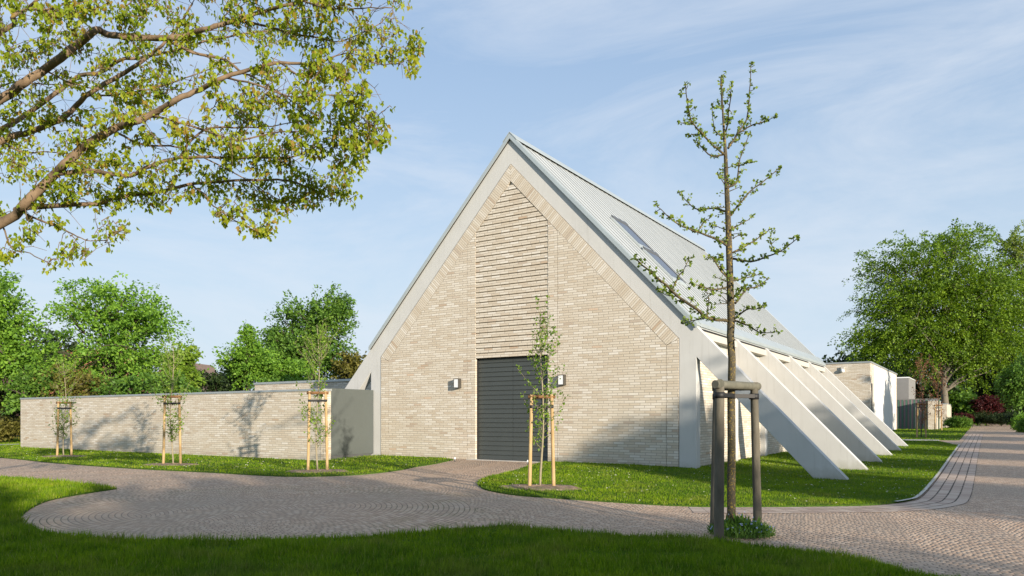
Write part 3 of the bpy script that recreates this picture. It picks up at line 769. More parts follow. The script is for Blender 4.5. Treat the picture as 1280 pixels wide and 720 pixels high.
def big_tree(name, label, cat, base, crowns, n_clump, per, lsize, leafmat, barkmat, tr=.4, trunk_top=None, spray=(1.0, .55, .22), droop=.35, group=None, limbs=26, hollow=2.0, seed=1, kind=None, out_bias=.8):
    """crowns: list of (centre Vector, (rx,ry,rz)) in world coords"""
    rng = np.random.default_rng(seed); rnd = random.Random(seed)
    root = empty(name, base); tag(root, label, cat, group, kind); bv = np.array(base)
    vol = np.array([r[0]*r[1]*r[2] for _, r in crowns])**.75; pr = vol/vol.sum()
    C = []; D = []
    ids = rng.choice(len(crowns), n_clump, p=pr)
    main = sum((np.array(c)*w for (c, _), w in zip(crowns, pr)), np.zeros(3))
    for i in ids:
        c, r = crowns[i]; d = rng.normal(size=3); d /= np.linalg.norm(d)
        rad = rng.random()**(1/hollow)*(1+.13*rng.normal())
        p = np.array(c)+d*np.array(r)*rad
        C.append(p); o = p-main; o[2] *= .4; o = o/max(.01, np.linalg.norm(o)); D.append(o*out_bias+rng.normal(size=3)*.35)
    C = np.array(C); D = unit(np.array(D)); C[:, 2] = np.maximum(C[:, 2], base[2]+.3)
    # leaves in flattened, slightly drooping sprays
    n = n_clump*per
    ci = np.repeat(np.arange(n_clump), per)
    a = rng.random(n)*2-1; Dn = D[ci]; side = unit(np.cross(Dn, np.array([0, 0, 1.])+rng.normal(size=(n_clump, 3))[ci]*.15)); up = unit(np.cross(side, Dn))
    sc = (.7+.6*rng.random(n_clump))[ci]
    P = C[ci]+Dn*(a*spray[0]*sc)[:, None]+side*(rng.normal(size=n)*spray[1]*.5*(1.15-.6*(a+1)/2)*sc)[:, None]+up*(rng.normal(size=n)*spray[2]*.5*sc)[:, None]
    P[:, 2] -= droop*np.maximum(0, a)**2*spray[0]*sc
    Ax = Dn*.6+rng.normal(size=(n, 3))*.6; Ax[:, 2] -= .25
    Nrm = up*1.0
    L = lsize*(.7+.6*rng.random(n))
    global RNG
    sv_, RNG = RNG, rng
    leaf_mesh('crown', P-bv, L, Ax, leafmat, root, .32, 1, Nrm); RNG = sv_
    # trunk and limbs
    m = MB(); tt = Vector(trunk_top) if trunk_top is not None else Vector(main)
    b = Vector(base); H = (tt-b).length; tr0 = tr
    pts = [Vector((0, 0, -.2))]; rr = [tr*1.35]
    for k in range(1, 7):
        f = k/6; q = (tt-b)*f; q += Vector((rnd.uniform(-1, 1), rnd.uniform(-1, 1), 0))*.02*H; pts.append(q); rr.append(tr*(1.05-.75*f))
    m.tube(pts, rr, 10)
    order = rng.permutation(n_clump)[:limbs]
    for j in order:
        e = Vector(C[j])-b; f = min(.95, max(.28, (e.z*.62)/max(.1, (tt-b).z))); s = (tt-b)*f
        r0 = tr*(1.05-.75*f)*.5
        mid = s.lerp(e, .5)+Vector((rnd.uniform(-.4, .4), rnd.uniform(-.4, .4), rnd.uniform(.0, .7)))*(e-s).length*.12
        q1 = s.lerp(mid, .5)+Vector((0, 0, .03*(e-s).length)); m.tube([s, q1, mid, mid.lerp(e, .55), e], [r0, r0*.75, r0*.5, r0*.3, .012], 5, False)
    # fine twigs to more clumps from nearest limb clump
    for j in rng.permutation(n_clump)[:limbs*5]:
        k = order[np.argmin(((C[order]-C[j])**2).sum(1))]
        if k == j: continue
        s = Vector(C[k]).lerp(Vector(main), .25)-b; e = Vector(C[j])-b
        m.tube([s, s.lerp(e, .5)+Vector((0, 0, .1)), e], [.05*lsize/.2, .03*lsize/.2, .01], 3, False)
    m.build('trunk', barkmat, root)
    return root
def E(px, py, Y, rxp, rzp, dy=0., ry=None):
    k = Y/F; return (W(px, py, Y)+Vector((0, dy, 0)), (rxp*k, (ry if ry else rxp*k), rzp*k))

scatter('daisies', DL, 500, 'tiny pale daisies scattered in the lawn around the buttresses', 'flowers', M['petal'], .022, .075, 30)
scatter('daisies', LL, 400, 'tiny pale daisies scattered in the verge by the low wall', 'flowers', M['petal'], .026, .075, 35)
# ------------------------------------------------------------------ background trees, left
def gz(px, Y): 
    X = (px-CX)/F*Y; return Vector((X, Y, float(terrain(X, Y))-.05))
Yt = 58
big_tree('broadleaf_tree', 'wide loose spring green tree behind the middle of the low brick wall', 'tree', gz(142, Yt), [E(140, 400, Yt, 60, 42), E(105, 385, Yt, 38, 36), E(180, 405, Yt, 42, 38), E(125, 450, Yt, 75, 38), E(175, 455, Yt, 58, 34), E(160, 362, Yt, 22, 18)], 360, 58, .25, M['lf_a'], M['bark_dark'], .35, W(140, 385, Yt), (1.2, .6, .3), .3, 'trees beyond the low wall', 30, 2.0, 11)
big_tree('broadleaf_tree', 'loose green tree cut by the left edge of the photo beyond the low wall', 'tree', gz(-12, 52), [E(-12, 395, 52, 48, 50), E(10, 440, 52, 44, 40), E(-25, 350, 52, 30, 28)], 300, 56, .24, M['lf_a'], M['bark_dark'], .3, W(-10, 380, 52), (1.0, .55, .3), .3, 'trees beyond the low wall', 24, 2.0, 12)
big_tree('broadleaf_tree', 'tall dense dark green tree left of the gable behind the wing', 'tree', gz(392, 70), [E(412, 395, 70, 30, 34), E(385, 405, 70, 36, 34), E(365, 440, 70, 42, 34), E(405, 445, 70, 40, 34), E(343, 420, 70, 18, 20), E(428, 378, 70, 12, 18)], 470, 56, .27, M['lf_b'], M['bark_dark'], .4, W(395, 400, 70), (1.0, .6, .4), .2, 'trees beyond the low wall', 26, 2.0, 13)
big_tree('broadleaf_tree', 'small conical bright green tree left of the tall dark tree above the wall', 'tree', gz(312, 60), [E(308, 445, 60, 26, 24), E(308, 422, 60, 13, 18), E(325, 460, 60, 34, 24), E(355, 465, 60, 28, 18)], 300, 52, .23, M['lf_a'], M['bark_dark'], .2, W(308, 430, 60), (.9, .5, .25), .3, 'trees beyond the low wall', 16, 2.0, 14)
big_tree('broadleaf_tree', 'small yellow green tree with upright shoots right of the wide tree', 'tree', gz(225, 54), [E(225, 455, 54, 16, 16), E(222, 478, 54, 24, 16), E(236, 446, 54, 7, 10)], 170, 30, .28, M['lf_young'], M['bark_dark'], .12, W(225, 450, 54), (.8, .4, .25), .0, 'trees beyond the low wall', 10, 2.0, 15)
big_tree('broadleaf_tree', 'small reddish green tree touching the left buttress of the gable', 'tree', gz(438, 66), [E(438, 455, 66, 18, 14), E(444, 470, 66, 18, 14)], 120, 30, .32, M['lf_olive'], M['bark_dark'], .15, W(438, 455, 66), (.8, .4, .25), .0, 'trees beyond the low wall', 10, 2.0, 16)
for (px, py, rx, rz, Y, mt, lb, sd) in ((270, 478, 34, 17, 60, 'lf_dark', 'dark green bush above the wall beside the brown roof', 21), (45, 480, 30, 14, 50, 'lf_b', 'olive brown bush behind the left end of the low wall', 22), (92, 478, 34, 17, 50, 'lf_olive', 'olive bush behind the leftmost staked young tree', 23), (290, 462, 14, 10, 64, 'lf_young', 'pale small bush on the skyline left of the conical tree', 24), (205, 482, 34, 16, 50, 'lf_b', 'low green bush behind the second staked young tree', 25), (345, 484, 30, 10, 52, 'lf_b', 'low green bush left of the wing roof', 26), (150, 482, 32, 18, 50, 'lf_b', 'green bush behind the wall below the wide tree', 28)):
    big_tree('bush', lb, 'bush', gz(px, Y), [E(px, py, Y, rx, rz), E(px, py+25, Y, rx*1.1, rz)], int(rx*4.5), 34, .24, M[mt], M['bark_dark'], .08, W(px, py, Y), (.6, .4, .25), .1, 'bushes beyond the low wall', 6, 1.6, sd)
big_tree('weeping_tree', 'dark weeping conifer beyond the left end of the low wall', 'tree', gz(2, 56), [E(4, 505, 56, 20, 22), E(-20, 500, 56, 26, 30)], 260, 36, .26, M['lf_willow'], M['bark_dark'], .2, W(0, 480, 56), (.3, .3, .9), 1.2, None, 10, 1.6, 31)
big_tree('hedge_bush', 'low dark bush on the lawn at the far left edge', 'bush', gz(-5, 50), [E(2, 536, 50, 28, 11)], 160, 30, .2, M['lf_olive'], M['bark_dark'], .06, W(0, 535, 50), (.5, .4, .25), .1, None, 5, 1.6, 32)
for i, (px, py, rx, rz, Y, lb) in enumerate(((60, 455, 70, 45, 95, 'distant tree mass left of the red roof'), (250, 480, 60, 14, 110, 'distant low trees beyond the brown roof'), (-60, 460, 70, 50, 90, 'distant tree at the far left beyond the lawn'), (-40, 520, 90, 26, 75, 'dark distant trees along the left lawn'))):
    big_tree('distant_tree', lb, 'tree', gz(px, Y), [E(px, py, Y, rx, rz)], 260, 26, .55, M['lf_dark'], M['bark_dark'], .3, W(px, py, Y), (1.4, 1., .6), .2, 'distant trees on the left', 8, 1.8, 40+i)

# houses
def house(label, X, Y, w, d, eave, ridge, rot, wallm, roofm, chim=True):
    z = float(terrain(X, Y))-.1; r = empty('brick_house', (X, Y, z), rot); tag(r, label, 'house')
    m = MB(); m.prism_y([(-w/2, 0), (w/2, 0), (w/2, eave), (0, ridge-.15), (-w/2, eave)], -d/2, d/2); m.build('wall', wallm, r)
    rf = MB(); k = (ridge-eave)/(w/2); o = .5
    for sg in (-1, 1):
        a, b = (0, ridge), (sg*(w/2+o), eave-k*o)
        c = [(a[0], -d/2-o, a[1]), (b[0], -d/2-o, b[1]), (b[0], d/2+o, b[1]), (a[0], d/2+o, a[1])]
        rf.face(c if sg > 0 else c[::-1]); c2 = [(x, y, zz-.14) for x, y, zz in c]; rf.face(c2[::-1] if sg > 0 else c2)
        for i in range(4): j = (i+1) % 4; rf.face([c[i], c2[i], c2[j], c[j]])
    ro = rf.build('roof', roofm, r)
    if chim: MB().box(-.4, d*.2, ridge-.8, .4, d*.2+.8, ridge+1.0).build('chimney', wallm, ro)
    for x in (-w*.22, w*.22):
        f = MB().box(x-.6, -d/2-.04, 1.0, x+.6, -d/2-.002, 2.4).build('window', M['kerb'], r)
        MB().box(x-.5, -d/2-.06, 1.1, x+.5, -d/2-.041, 2.3).build('pane', M['window_dark'], f)
p = W(95, 455, 95); house('red roofed brick house seen through the wide tree', p.x, 95, 11, 16, 4.2, 10.6, R(70), M['house_wall'], M['roof_red'])
p = W(2, 480, 72); house('orange roofed house at the left edge behind the weeping conifer', p.x, 72, 7, 9, 2.7, 6.4, R(5), M['house_wall'], M['roof_red'])
p = W(238, 470, 90); house('brown gabled roof between the wide tree and the dark bush', p.x, 90, 6, 9, 4.2, 8.6, R(-8), M['house_wall'], M['roof_brown'], False)

# ------------------------------------------------------------------ background trees, right
Yb = 96
big_tree('beech_tree', 'huge spreading fresh green beech over the road beyond the annex', 'tree', gz(1184, Yb), [E(1165, 345, Yb, 66, 54), E(1128, 385, Yb, 56, 50), E(1210, 395, Yb, 66, 66), E(1240, 370, Yb, 50, 56), E(1105, 425, Yb, 42, 30), E(1160, 430, Yb, 62, 40), E(1225, 440, Yb, 55, 38), E(1094, 335, Yb, 22, 28), E(1200, 305, Yb, 36, 22), E(1078, 425, Yb, 24, 24), E(1092, 385, Yb, 22, 20)], 1750, 62, .28, M['lf_beech'], M['bark_beech'], .47, W(1180, 370, Yb), (1.7, .8, .4), .45, 'trees over the road', 40, 2.1, 51)
big_tree('beech_tree', 'taller thin leaved pale tree at the right edge behind the beech', 'tree', gz(1290, 118), [E(1278, 345, 118, 36, 55), E(1290, 400, 118, 40, 50), E(1268, 310, 118, 18, 26)], 480, 44, .33, M['lf_pale'], M['bark_beech'], .4, W(1285, 330, 118), (1.2, .5, .3), .3, 'trees over the road', 24, 2.1, 52)
for i, (px, py, Y, rx, rz, mt, lb) in enumerate(((1130, 470, 120, 60, 55, 'lf_dark', 'dark evergreen mass behind the striped gate'), (1210, 460, 135, 50, 60, 'lf_dark', 'dark evergreen behind the beech trunk'), (1255, 450, 150, 50, 70, 'lf_dark', 'dark tall evergreen above the dark red shrub'), (1310, 450, 125, 50, 70, 'lf_dark', 'dark evergreen at the right edge of the road'), (1180, 505, 118, 40, 20, 'lf_b', 'shaded green shrub behind the beech trunk'), (1245, 512, 150, 42, 14, 'lf_dark', 'shaded shrub far down the road'), (1060, 470, 130, 40, 25, 'lf_dark', 'dark trees low on the skyline behind the annex'))):
    big_tree('evergreen_tree', lb, 'tree', gz(px, Y), [E(px, py, Y, rx, rz), E(px, min(py+35, 515), Y, rx, rz*.6)], 420, 30, .65, M[mt], M['bark_dark'], .4, W(px, py, Y), (1.5, 1.0, .7), .3, 'dark trees at the end of the road', 12, 1.6, 60+i)
big_tree('maple_shrub', 'dark red japanese maple shrub at the end of the road', 'shrub', gz(1234, 112), [E(1234, 503, 112, 17, 9), E(1226, 508, 112, 10, 8), E(1242, 507, 112, 10, 8)], 220, 30, .26, M['lf_red'], M['bark_dark'], .1, W(1234, 505, 112), (.6, .4, .15), .3, None, 10, 1.6, 71)
big_tree('weeping_tree', 'dark green weeping tree over the hedge at the right edge', 'tree', gz(1286, 76), [E(1274, 482, 76, 26, 26), E(1290, 470, 76, 28, 28)], 420, 34, .24, M['lf_b'], M['bark_dark'], .18, W(1284, 470, 76), (.4, .4, .8), 1.2, None, 12, 1.7, 72)
for i, (px, py, rx, rz, Y, mt, lb) in enumerate(((1197, 528, 13, 4.5, 84, 'lf_b', 'low rounded green ground cover clump at the foot of the far pier'), (1205, 522, 9, 4, 108, 'lf_red', 'low reddish bush beside the beech foot'), (1222, 521, 18, 6.5, 112, 'lf_dark', 'clipped dark hedge left of the red maple shrub'), (1252, 523.5, 15, 5, 108, 'lf_dark', 'rounded clipped hedge dome in front of the red maple shrub'), (1268, 523, 12, 6, 102, 'lf_dark', 'rounded clipped hedge dome right of the red maple shrub'), (1277, 529, 8, 8.5, 70, 'lf_a', 'bright topped clipped hedge at the right edge of the road'), (1284, 535, 8, 8, 60, 'lf_b', 'nearest clipped green hedge ball at the right photo edge'), (1217, 505, 5, 8, 125, 'lf_young', 'yellow green small bush lit at the end of the road'))):
    g0 = gz(px, Y)
    big_tree('clipped_bush', lb, 'bush', g0, [E(px, py, Y, rx, rz)], int(90+rx*6), 40, .16, M[mt], M['bark_dark'], .05, W(px, py, Y), (.35, .3, .25), .0, 'bushes along the far road', 4, 5., 80+i)

# ------------------------------------------------------------------ young staked trees
def rough_tube(m, pts, r, n=8, jit=.08):
    m.tube(pts, [q*(1+random.uniform(-jit, jit)) for q in r], n)
def stake_frame(base, posts, top, rad, mats, label, bar_pairs, lean=None, bar_r=None, group='wooden stakes holding young trees', zbar=None):
    r = empty('tree_stakes', base); tag(r, label, 'tree stake', group)
    tops = []
    for (x, y) in posts:
        z0 = -.25; tx, ty = (x*.82, y*.82)
        m = MB(); pts = [Vector((x, y, z0)).lerp(Vector((tx, ty, top)), f) for f in (0, .2, .4, .6, .8, 1)]
        rough_tube(m, pts, [rad*1.06, rad*1.03, rad, rad*.98, rad*.96, rad*.95], 12, .03); m.build('post', M[mats[0]], r); tops.append(Vector((tx, ty, top-rad*1.3)))
    br = bar_r or rad
    for k, (i, j) in enumerate(bar_pairs):
        a, b = tops[i], tops[j]; d = (b-a).normalized(); nrm = Vector((d.y, -d.x, 0))
        if nrm.y > 0: nrm = -nrm
        o = nrm*(rad*.95)*0+Vector((0, 0, (br*1.05 if k % 2 else 0)))
        m = MB(); m.tube([a-d*rad*1.9+o, a.lerp(b, .5)+o, b+d*rad*1.9+o], br, 12); m.build('crossbar', M[mats[1]], r)
    m = MB()
    for t_ in tops:
        z = top-.30
        p0 = Vector((t_.x, t_.y, z)); c = Vector((0, 0, z))
        d = (c-p0).normalized(); n = Vector((-d.y, d.x, 0))
        for sgn in (-1, 1):
            q = n*sgn*.055
            a, b = p0+q, c+q*.8
            m.face([a+Vector((0, 0, -.035)), b+Vector((0, 0, -.035)), b+Vector((0, 0, .035)), a+Vector((0, 0, .035))])
        m.tube([p0+Vector((0, 0, -.038)), p0+Vector((0, 0, .038))], rad*1.1, 12)
    m.build('strap', M['strap'], r)
    return r
def young_tree(base, height, label, seed, cols='lf_young', width=.55, dens=1., bark='bark_young', group='young columnar trees tied to stakes'):
    rnd = random.Random(seed); r = empty('young_tree', base); tag(r, label, 'tree', group)
    m = MB(); pts = []; n = 12
    for k in range(n+1):
        f = k/n; pts.append(Vector((.045*math.sin(f*7+seed), .045*math.cos(f*6+seed), -.1+f*(height+.1))))
    m.tube(pts, [.028*(1-.85*k/n)+.003 for k in range(n+1)], 8)
    P, A = [], []
    nb = int(40*height/4.3*dens)
    for b in range(nb):
        f = rnd.uniform(.16, .93); z = f*height; s = pts[min(n, int(f*n))].copy(); s.z = z
        az = rnd.uniform(0, 2*math.pi); L = rnd.uniform(.5, 1.0)*width*(1.15-abs(f-.5)*.9)*1.7
        q = s.copy(); d = Vector((math.cos(az)*.85, math.sin(az)*.85, .5)).normalized(); br = [q.copy()]
        for k in range(6):
            d = (d+Vector((0, 0, .22))+Vector((rnd.uniform(-.22, .22), rnd.uniform(-.22, .22), 0))).normalized(); q = q+d*L/6; br.append(q.copy())
            for h in range(rnd.choice((2, 3, 4, 5))):
                P.append(q+Vector((rnd.gauss(0, .035), rnd.gauss(0, .035), rnd.gauss(0, .035)))); A.append(Vector((rnd.gauss(0, 1), rnd.gauss(0, 1), rnd.gauss(-.2, .7))))
            if rnd.random() < .3:
                e = q+Vector((rnd.uniform(-.16, .16), rnd.uniform(-.16, .16), rnd.uniform(0, .12))); m.tube([q, e], [.004, .002], 3, False)
                for h in range(4): P.append(e+Vector((rnd.gauss(0, .03), rnd.gauss(0, .03), rnd.gauss(0, .03)))); A.append(Vector((rnd.gauss(0, 1), rnd.gauss(0, 1), rnd.gauss(0, .7))))
        m.tube(br, [.007, .006, .005, .0045, .004, .003, .002], 4, False)
    m.build('trunk', M[bark], r)
    leaf_mesh('crown', np.array(P), np.array([rnd.uniform(.05, .095) for _ in P]), np.array(A), M[cols], r, .36)
    return r
def mulch(base, rx, ry):
    vs = []; n = 34; m = MB(); ring = []
    for rr_, zz in ((0, .05), (.45, .045), (.8, .03), (1., -.02)):
        ring.append([(base.x+math.cos(2*math.pi*k/n)*rx*rr_*(1+.12*math.sin(3*k)+.06*random.uniform(-1, 1)), base.y+math.sin(2*math.pi*k/n)*ry*rr_*(1+.1*math.cos(2*k)), 0) for k in range(n)])
        ring[-1] = [(x, y, float(terrain(x, y))+.03+zz+random.uniform(-.012, .012)) for x, y, _ in ring[-1]]
    for a, b in zip(ring, ring[1:]):
        for k in range(n): j = (k+1) % n; m.face([a[k], b[k], b[j], a[j]], None, False)
    o = m.build('soil_patch', M['mulch']); tag(o, kind='structure')
yt = [  # base px, height, stake top height, label
    ((677, 611), 4.35, 2.27, 'in front of the grey door', 5),
    ((397, 590.5), 4.6, 2.52, 'in front of the right end of the low wall', 9),
    ((215, 582), 4.3, 2.5, 'in front of the middle of the low wall', 14),
    ((80.5, 571.5), 4.1, 2.4, 'in front of the left part of the low wall', 22)]
for (px, h, st, where, sd) in yt:
    b = at(*px); mulch(b, 1.05, .7)
    b.z += .03
    young_tree(b, h, 'slender sparse young tree '+where, sd, dens=1.15 if sd != 5 else 1.0, width=.72 if sd != 5 else .6)
    a0 = .28
    stake_frame(b, [(-.30, -.03), (.30, .03)], st, .044, ('wood_new', 'wood_bar'), 'peeled pale stakes with brown crossbar '+where, [(0, 1)])
for (px, py, where, sd, h) in ((1152, 547.5, 'in front of the striped gate', 31, 5.6), (1173, 538.5, 'behind the nearer brick pier', 32, 6.2)):
    b = at(px, py); 
    young_tree(b, h, 'young tree with small copper leaves '+where, sd, 'lf_copper', .85, .9, 'bark_dark', 'copper leaved young trees by the far lawn')
    stake_frame(b, [(-.36, -.05), (.33, .05)], 2.4, .055, ('wood_new', 'wood_bar'), 'brown stakes around the copper leaved tree '+where, [(0, 1)], group='stakes around the copper leaved trees')

# ------------------------------------------------------------------ the staked tree in the foreground
FT = at(914, 668); YF = FT.y
def front_tree():
    r = empty('lime_tree', FT); tag(r, 'slim bare tree with lichened trunk and opening buds in the foreground', 'tree')
    m = MB(); rnd = random.Random(3); k = YF/F
    T = [(914, 690, 6.2), (914.5, 668, 5.6), (914, 620, 5.3), (914.5, 560, 5.1), (914, 500, 4.9), (915, 450, 4.7), (913, 420, 4.6), (914, 400, 4.9), (912.5, 350, 4.3), (911, 300, 3.9), (909.5, 260, 3.3), (908, 225, 2.8), (907, 195, 2.3), (905, 165, 1.6), (903, 130, 1.0), (901.5, 96, .5)]
    def w(px, py, dy=0.): return W(px, py, YF+dy)-FT
    m.tube([w(x, y) for x, y, _ in T], [q*k for _, _, q in T], 12)
    Bs = [
     ([(905.5,193),(892,182),(878,167),(865,152),(860,135),(857,104)],1.5), ([(867,156),(847,153)],.8), ([(878,167),(860,169)],.7),
     ([(904,193),(889,195),(874,181),(870,178)],1.2), ([(905,171),(894,163),(890,135)],.9), ([(907,177),(902,130),(901,96)],1.1),
     ([(908,163),(912,132),(915,104)],1.), ([(910,185),(922,167),(933,149),(937,115),(939,79)],1.5), ([(922,167),(939,157),(955,152),(967,147)],1.1),
     ([(911,234),(921,227),(925,199),(937,166)],1.5), ([(923,207),(944,202)],.8), ([(913,269),(921,259),(939,238),(958,224),(975,209)],1.4),
     ([(908,265),(891,260),(872,262),(858,251),(848,240)],1.4), ([(909,307),(891,297),(872,290),(847,280),(822,258)],1.6), ([(872,290),(880,278),(888,272)],.8),
     ([(915,286),(928,279),(940,271)],1.), ([(916,323),(938,327),(961,320),(980,311),(998,297)],1.5), ([(969,314),(964,305),(962,297)],.8),
     ([(916,316),(936,305),(950,296),(963,286)],1.3), ([(909,359),(891,362),(876,358),(863,354)],1.3), 
     ([(909,401),(883,397),(872,387),(847,370),(833,357),(813,340),(794,323)],2.2), ([(840,362),(847,348),(856,335),(861,323)],1.), ([(847,370),(833,369),(822,362)],.9),
     ([(883,397),(886,373),(881,362)],.9), ([(877,398),(865,401),(852,405)],.9), ([(919,379),(933,362),(944,359),(961,348)],1.6),
     ([(919,398),(933,387),(945,386),(958,383)],1.3), ([(919,401),(936,407),(952,416),(972,415)],1.3), ([(913,351),(901,338),(891,323),(886,321)],1.2),
     ([(916,351),(936,346),(949,343)],1.), ([(916,298),(927,293)],.8), ([(908,345),(900,330),(898,318)],.8), ([(912,290),(900,284),(890,284)],.8),
     ([(907,232),(897,218)],.6), ([(933,362),(930,350),(938,342)],.7), ([(944,359),(950,352)],.6), ([(913,375),(925,366),(930,356)],.7)]
    P, A, L = [], [], []
    for pts, rad in Bs:
        d0 = rnd.uniform(-1, 1)*.028; dy = 0; prev = pts[0]; q3 = []
        c = smooth_px([(x, y, 0) for x, y in pts], 4)
        dist = 0
        for i, v in enumerate(c):
            if i: dist += (v-c[i-1]).length
            q3.append(w(v.x+rnd.uniform(-.5, .5), v.y+rnd.uniform(-.5, .5), d0*dist*.9))
        n = len(q3)
        m.tube(q3, [k*max(.45, rad*(1-.72*i/(n-1))) for i in range(n)], 6, False)
        steps = int(dist/4.2)+1
        for s in range(steps):
            f = (s+rnd.uniform(.3, 1))/steps; f = min(.999, max(.12, f)); i = int(f*(n-1)); b0 = q3[i].lerp(q3[min(n-1, i+1)], f*(n-1)-i)
            sp = b0
            if rnd.random() < .75:
                sp = b0+Vector((rnd.uniform(-1, 1), rnd.uniform(-1, 1), rnd.uniform(-.4, 1))).normalized()*rnd.uniform(.03, .10); m.tube([b0, sp], [.0065, .004], 4, False)
            for h in range(rnd.randint(4, 9)):
                P.append(sp+Vector((rnd.gauss(0, .013), rnd.gauss(0, .013), rnd.gauss(0, .013)))); A.append(Vector((rnd.gauss(0, 1), rnd.gauss(0, 1), rnd.gauss(.3, 1)))); L.append(rnd.uniform(.032, .066))
        for h in range(5): P.append(q3[-1]); A.append(Vector((rnd.gauss(0, 1), rnd.gauss(0, 1), rnd.gauss(.5, 1)))); L.append(.045)
    # spurs on the trunk
    for i in range(34):
        y = rnd.uniform(205, 400); x = 910+rnd.uniform(-1, 1); b0 = w(x, y); d = Vector((rnd.choice((-1, 1))*rnd.uniform(.4, 1), rnd.uniform(-1, 1), rnd.uniform(-.1, .6))).normalized(); e = b0+d*rnd.uniform(.08, .24)
        m.tube([b0, e], [.008, .004], 4, False)
        for h in range(rnd.randint(4, 9)): P.append(e+Vector((rnd.gauss(0, .018), rnd.gauss(0, .018), rnd.gauss(0, .018)))); A.append(Vector((rnd.gauss(0, 1), rnd.gauss(0, 1), rnd.gauss(.3, 1)))); L.append(rnd.uniform(.03, .05))
    m.build('trunk', M['bark_lichen'], r)
    leaf_mesh('crown', np.array(P), np.array(L), np.array(A), M['lf_bud'], r, .4)
front_tree()
def front_stakes():
    r = empty('tree_stakes', FT); tag(r, 'weathered grey round posts and crossbars around the foreground tree', 'tree stake')
    def P(px, py, z=None, Y=None):
        return W(px, py, Y)-FT
    posts = [((898.5, 690), (899.5, 480), YF-.55, .073), ((892.5, 672), (896.5, 479), YF+.25, .066), ((947.5, 670), (942.5, 478), YF+.1, .064)]
    for a, b, Y, rad in posts:
        A_, B_ = P(a[0], a[1], Y=Y), P(b[0], b[1], Y=Y); m = MB()
        rough_tube(m, [A_.lerp(B_, f/8) for f in range(9)], [rad*(1.05-.1*f/8) for f in range(9)], 14, .02)
        o = m.build('post', M['wood_old'], r)
    def zt(py): return (EYE-(py-HY)*YF/F)-FT.z
    zb = zt(482.5)
    pt = [P(899.5, 482, Y=YF-.55), P(896.5, 482, Y=YF+.25), P(942.5, 482, Y=YF+.1)]
    for q in pt: q.z = zb
    def bar(a, b, ext, dz, rad=.07):
        d = (b-a).normalized(); m = MB(); n = 7
        rough_tube(m, [a-d*ext+(b-a+d*2*ext)*i/n+Vector((0, 0, dz)) for i in range(n+1)], [rad]*(n+1), 14, .015); m.build('crossbar', M['wood_pale'], r, bevel=0)
    bar(pt[0]+Vector((0, -.0, 0)), pt[2], .12, .0, .062); bar(pt[0], pt[1], .1, .01, .066); bar(pt[1], pt[2], .08, -.005, .062)
    m = MB(); zs = zt(495); c = W(914.5, 495, YF)-FT
    for q in pt:
        p0 = Vector((q.x, q.y, zs)); d = (Vector((c.x, c.y, zs))-p0).normalized(); n = Vector((-d.y, d.x, 0))
        for sgn in (-1, 1):
            a, b = p0+n*sgn*.07, Vector((c.x, c.y, zs))+n*sgn*.058
            m.face([a+Vector((0, 0, -.03)), b+Vector((0, 0, -.03)), b+Vector((0, 0, .03)), a+Vector((0, 0, .03))])
        m.tube([p0+Vector((0, 0, -.05)), p0+Vector((0, 0, .04))], .076, 14)
    m.tube([Vector((c.x, c.y, zs-.045)), Vector((c.x, c.y, zs+.035))], .062, 14)
    m.build('strap', M['strap'], r)
front_stakes()
def weeds():
    P, A, L, Fp = [], [], [], []
    rnd = random.Random(12)
    for i in range(1500):
        a = rnd.uniform(0, 2*math.pi); q = rnd.random()**.6; x = FT.x+.12+math.cos(a)*q*.50; y = FT.y-.12+math.sin(a)*q*.5; z = float(terrain(x, y))+.02
        h = rnd.uniform(.08, .34)*(1.15-q*.7)
        for s in range(2):
            P.append((x, y, z+h*s*.45)); L.append(h*rnd.uniform(.4, .75)); A.append((rnd.gauss(0, .55), rnd.gauss(0, .55), 1))
        if rnd.random() < .10: Fp.append((x+rnd.gauss(0, .02), y, z+h*rnd.uniform(.8, 1.15)))
    r = empty('weed_clump', FT); tag(r, 'leafy weeds with tiny blue flowers around the foot of the foreground tree', 'plant')
    b = np.array(FT); leaf_mesh('foliage', np.array(P)-b, np.array(L), np.array(A), M['lf_b'], r, .10)
    Fp = np.repeat(np.array(Fp), 3, 0); leaf_mesh('flowers', Fp-b, .02, RNG.normal(size=Fp.shape), M['blue'], r, .5)['kind'] = 'stuff'
weeds()

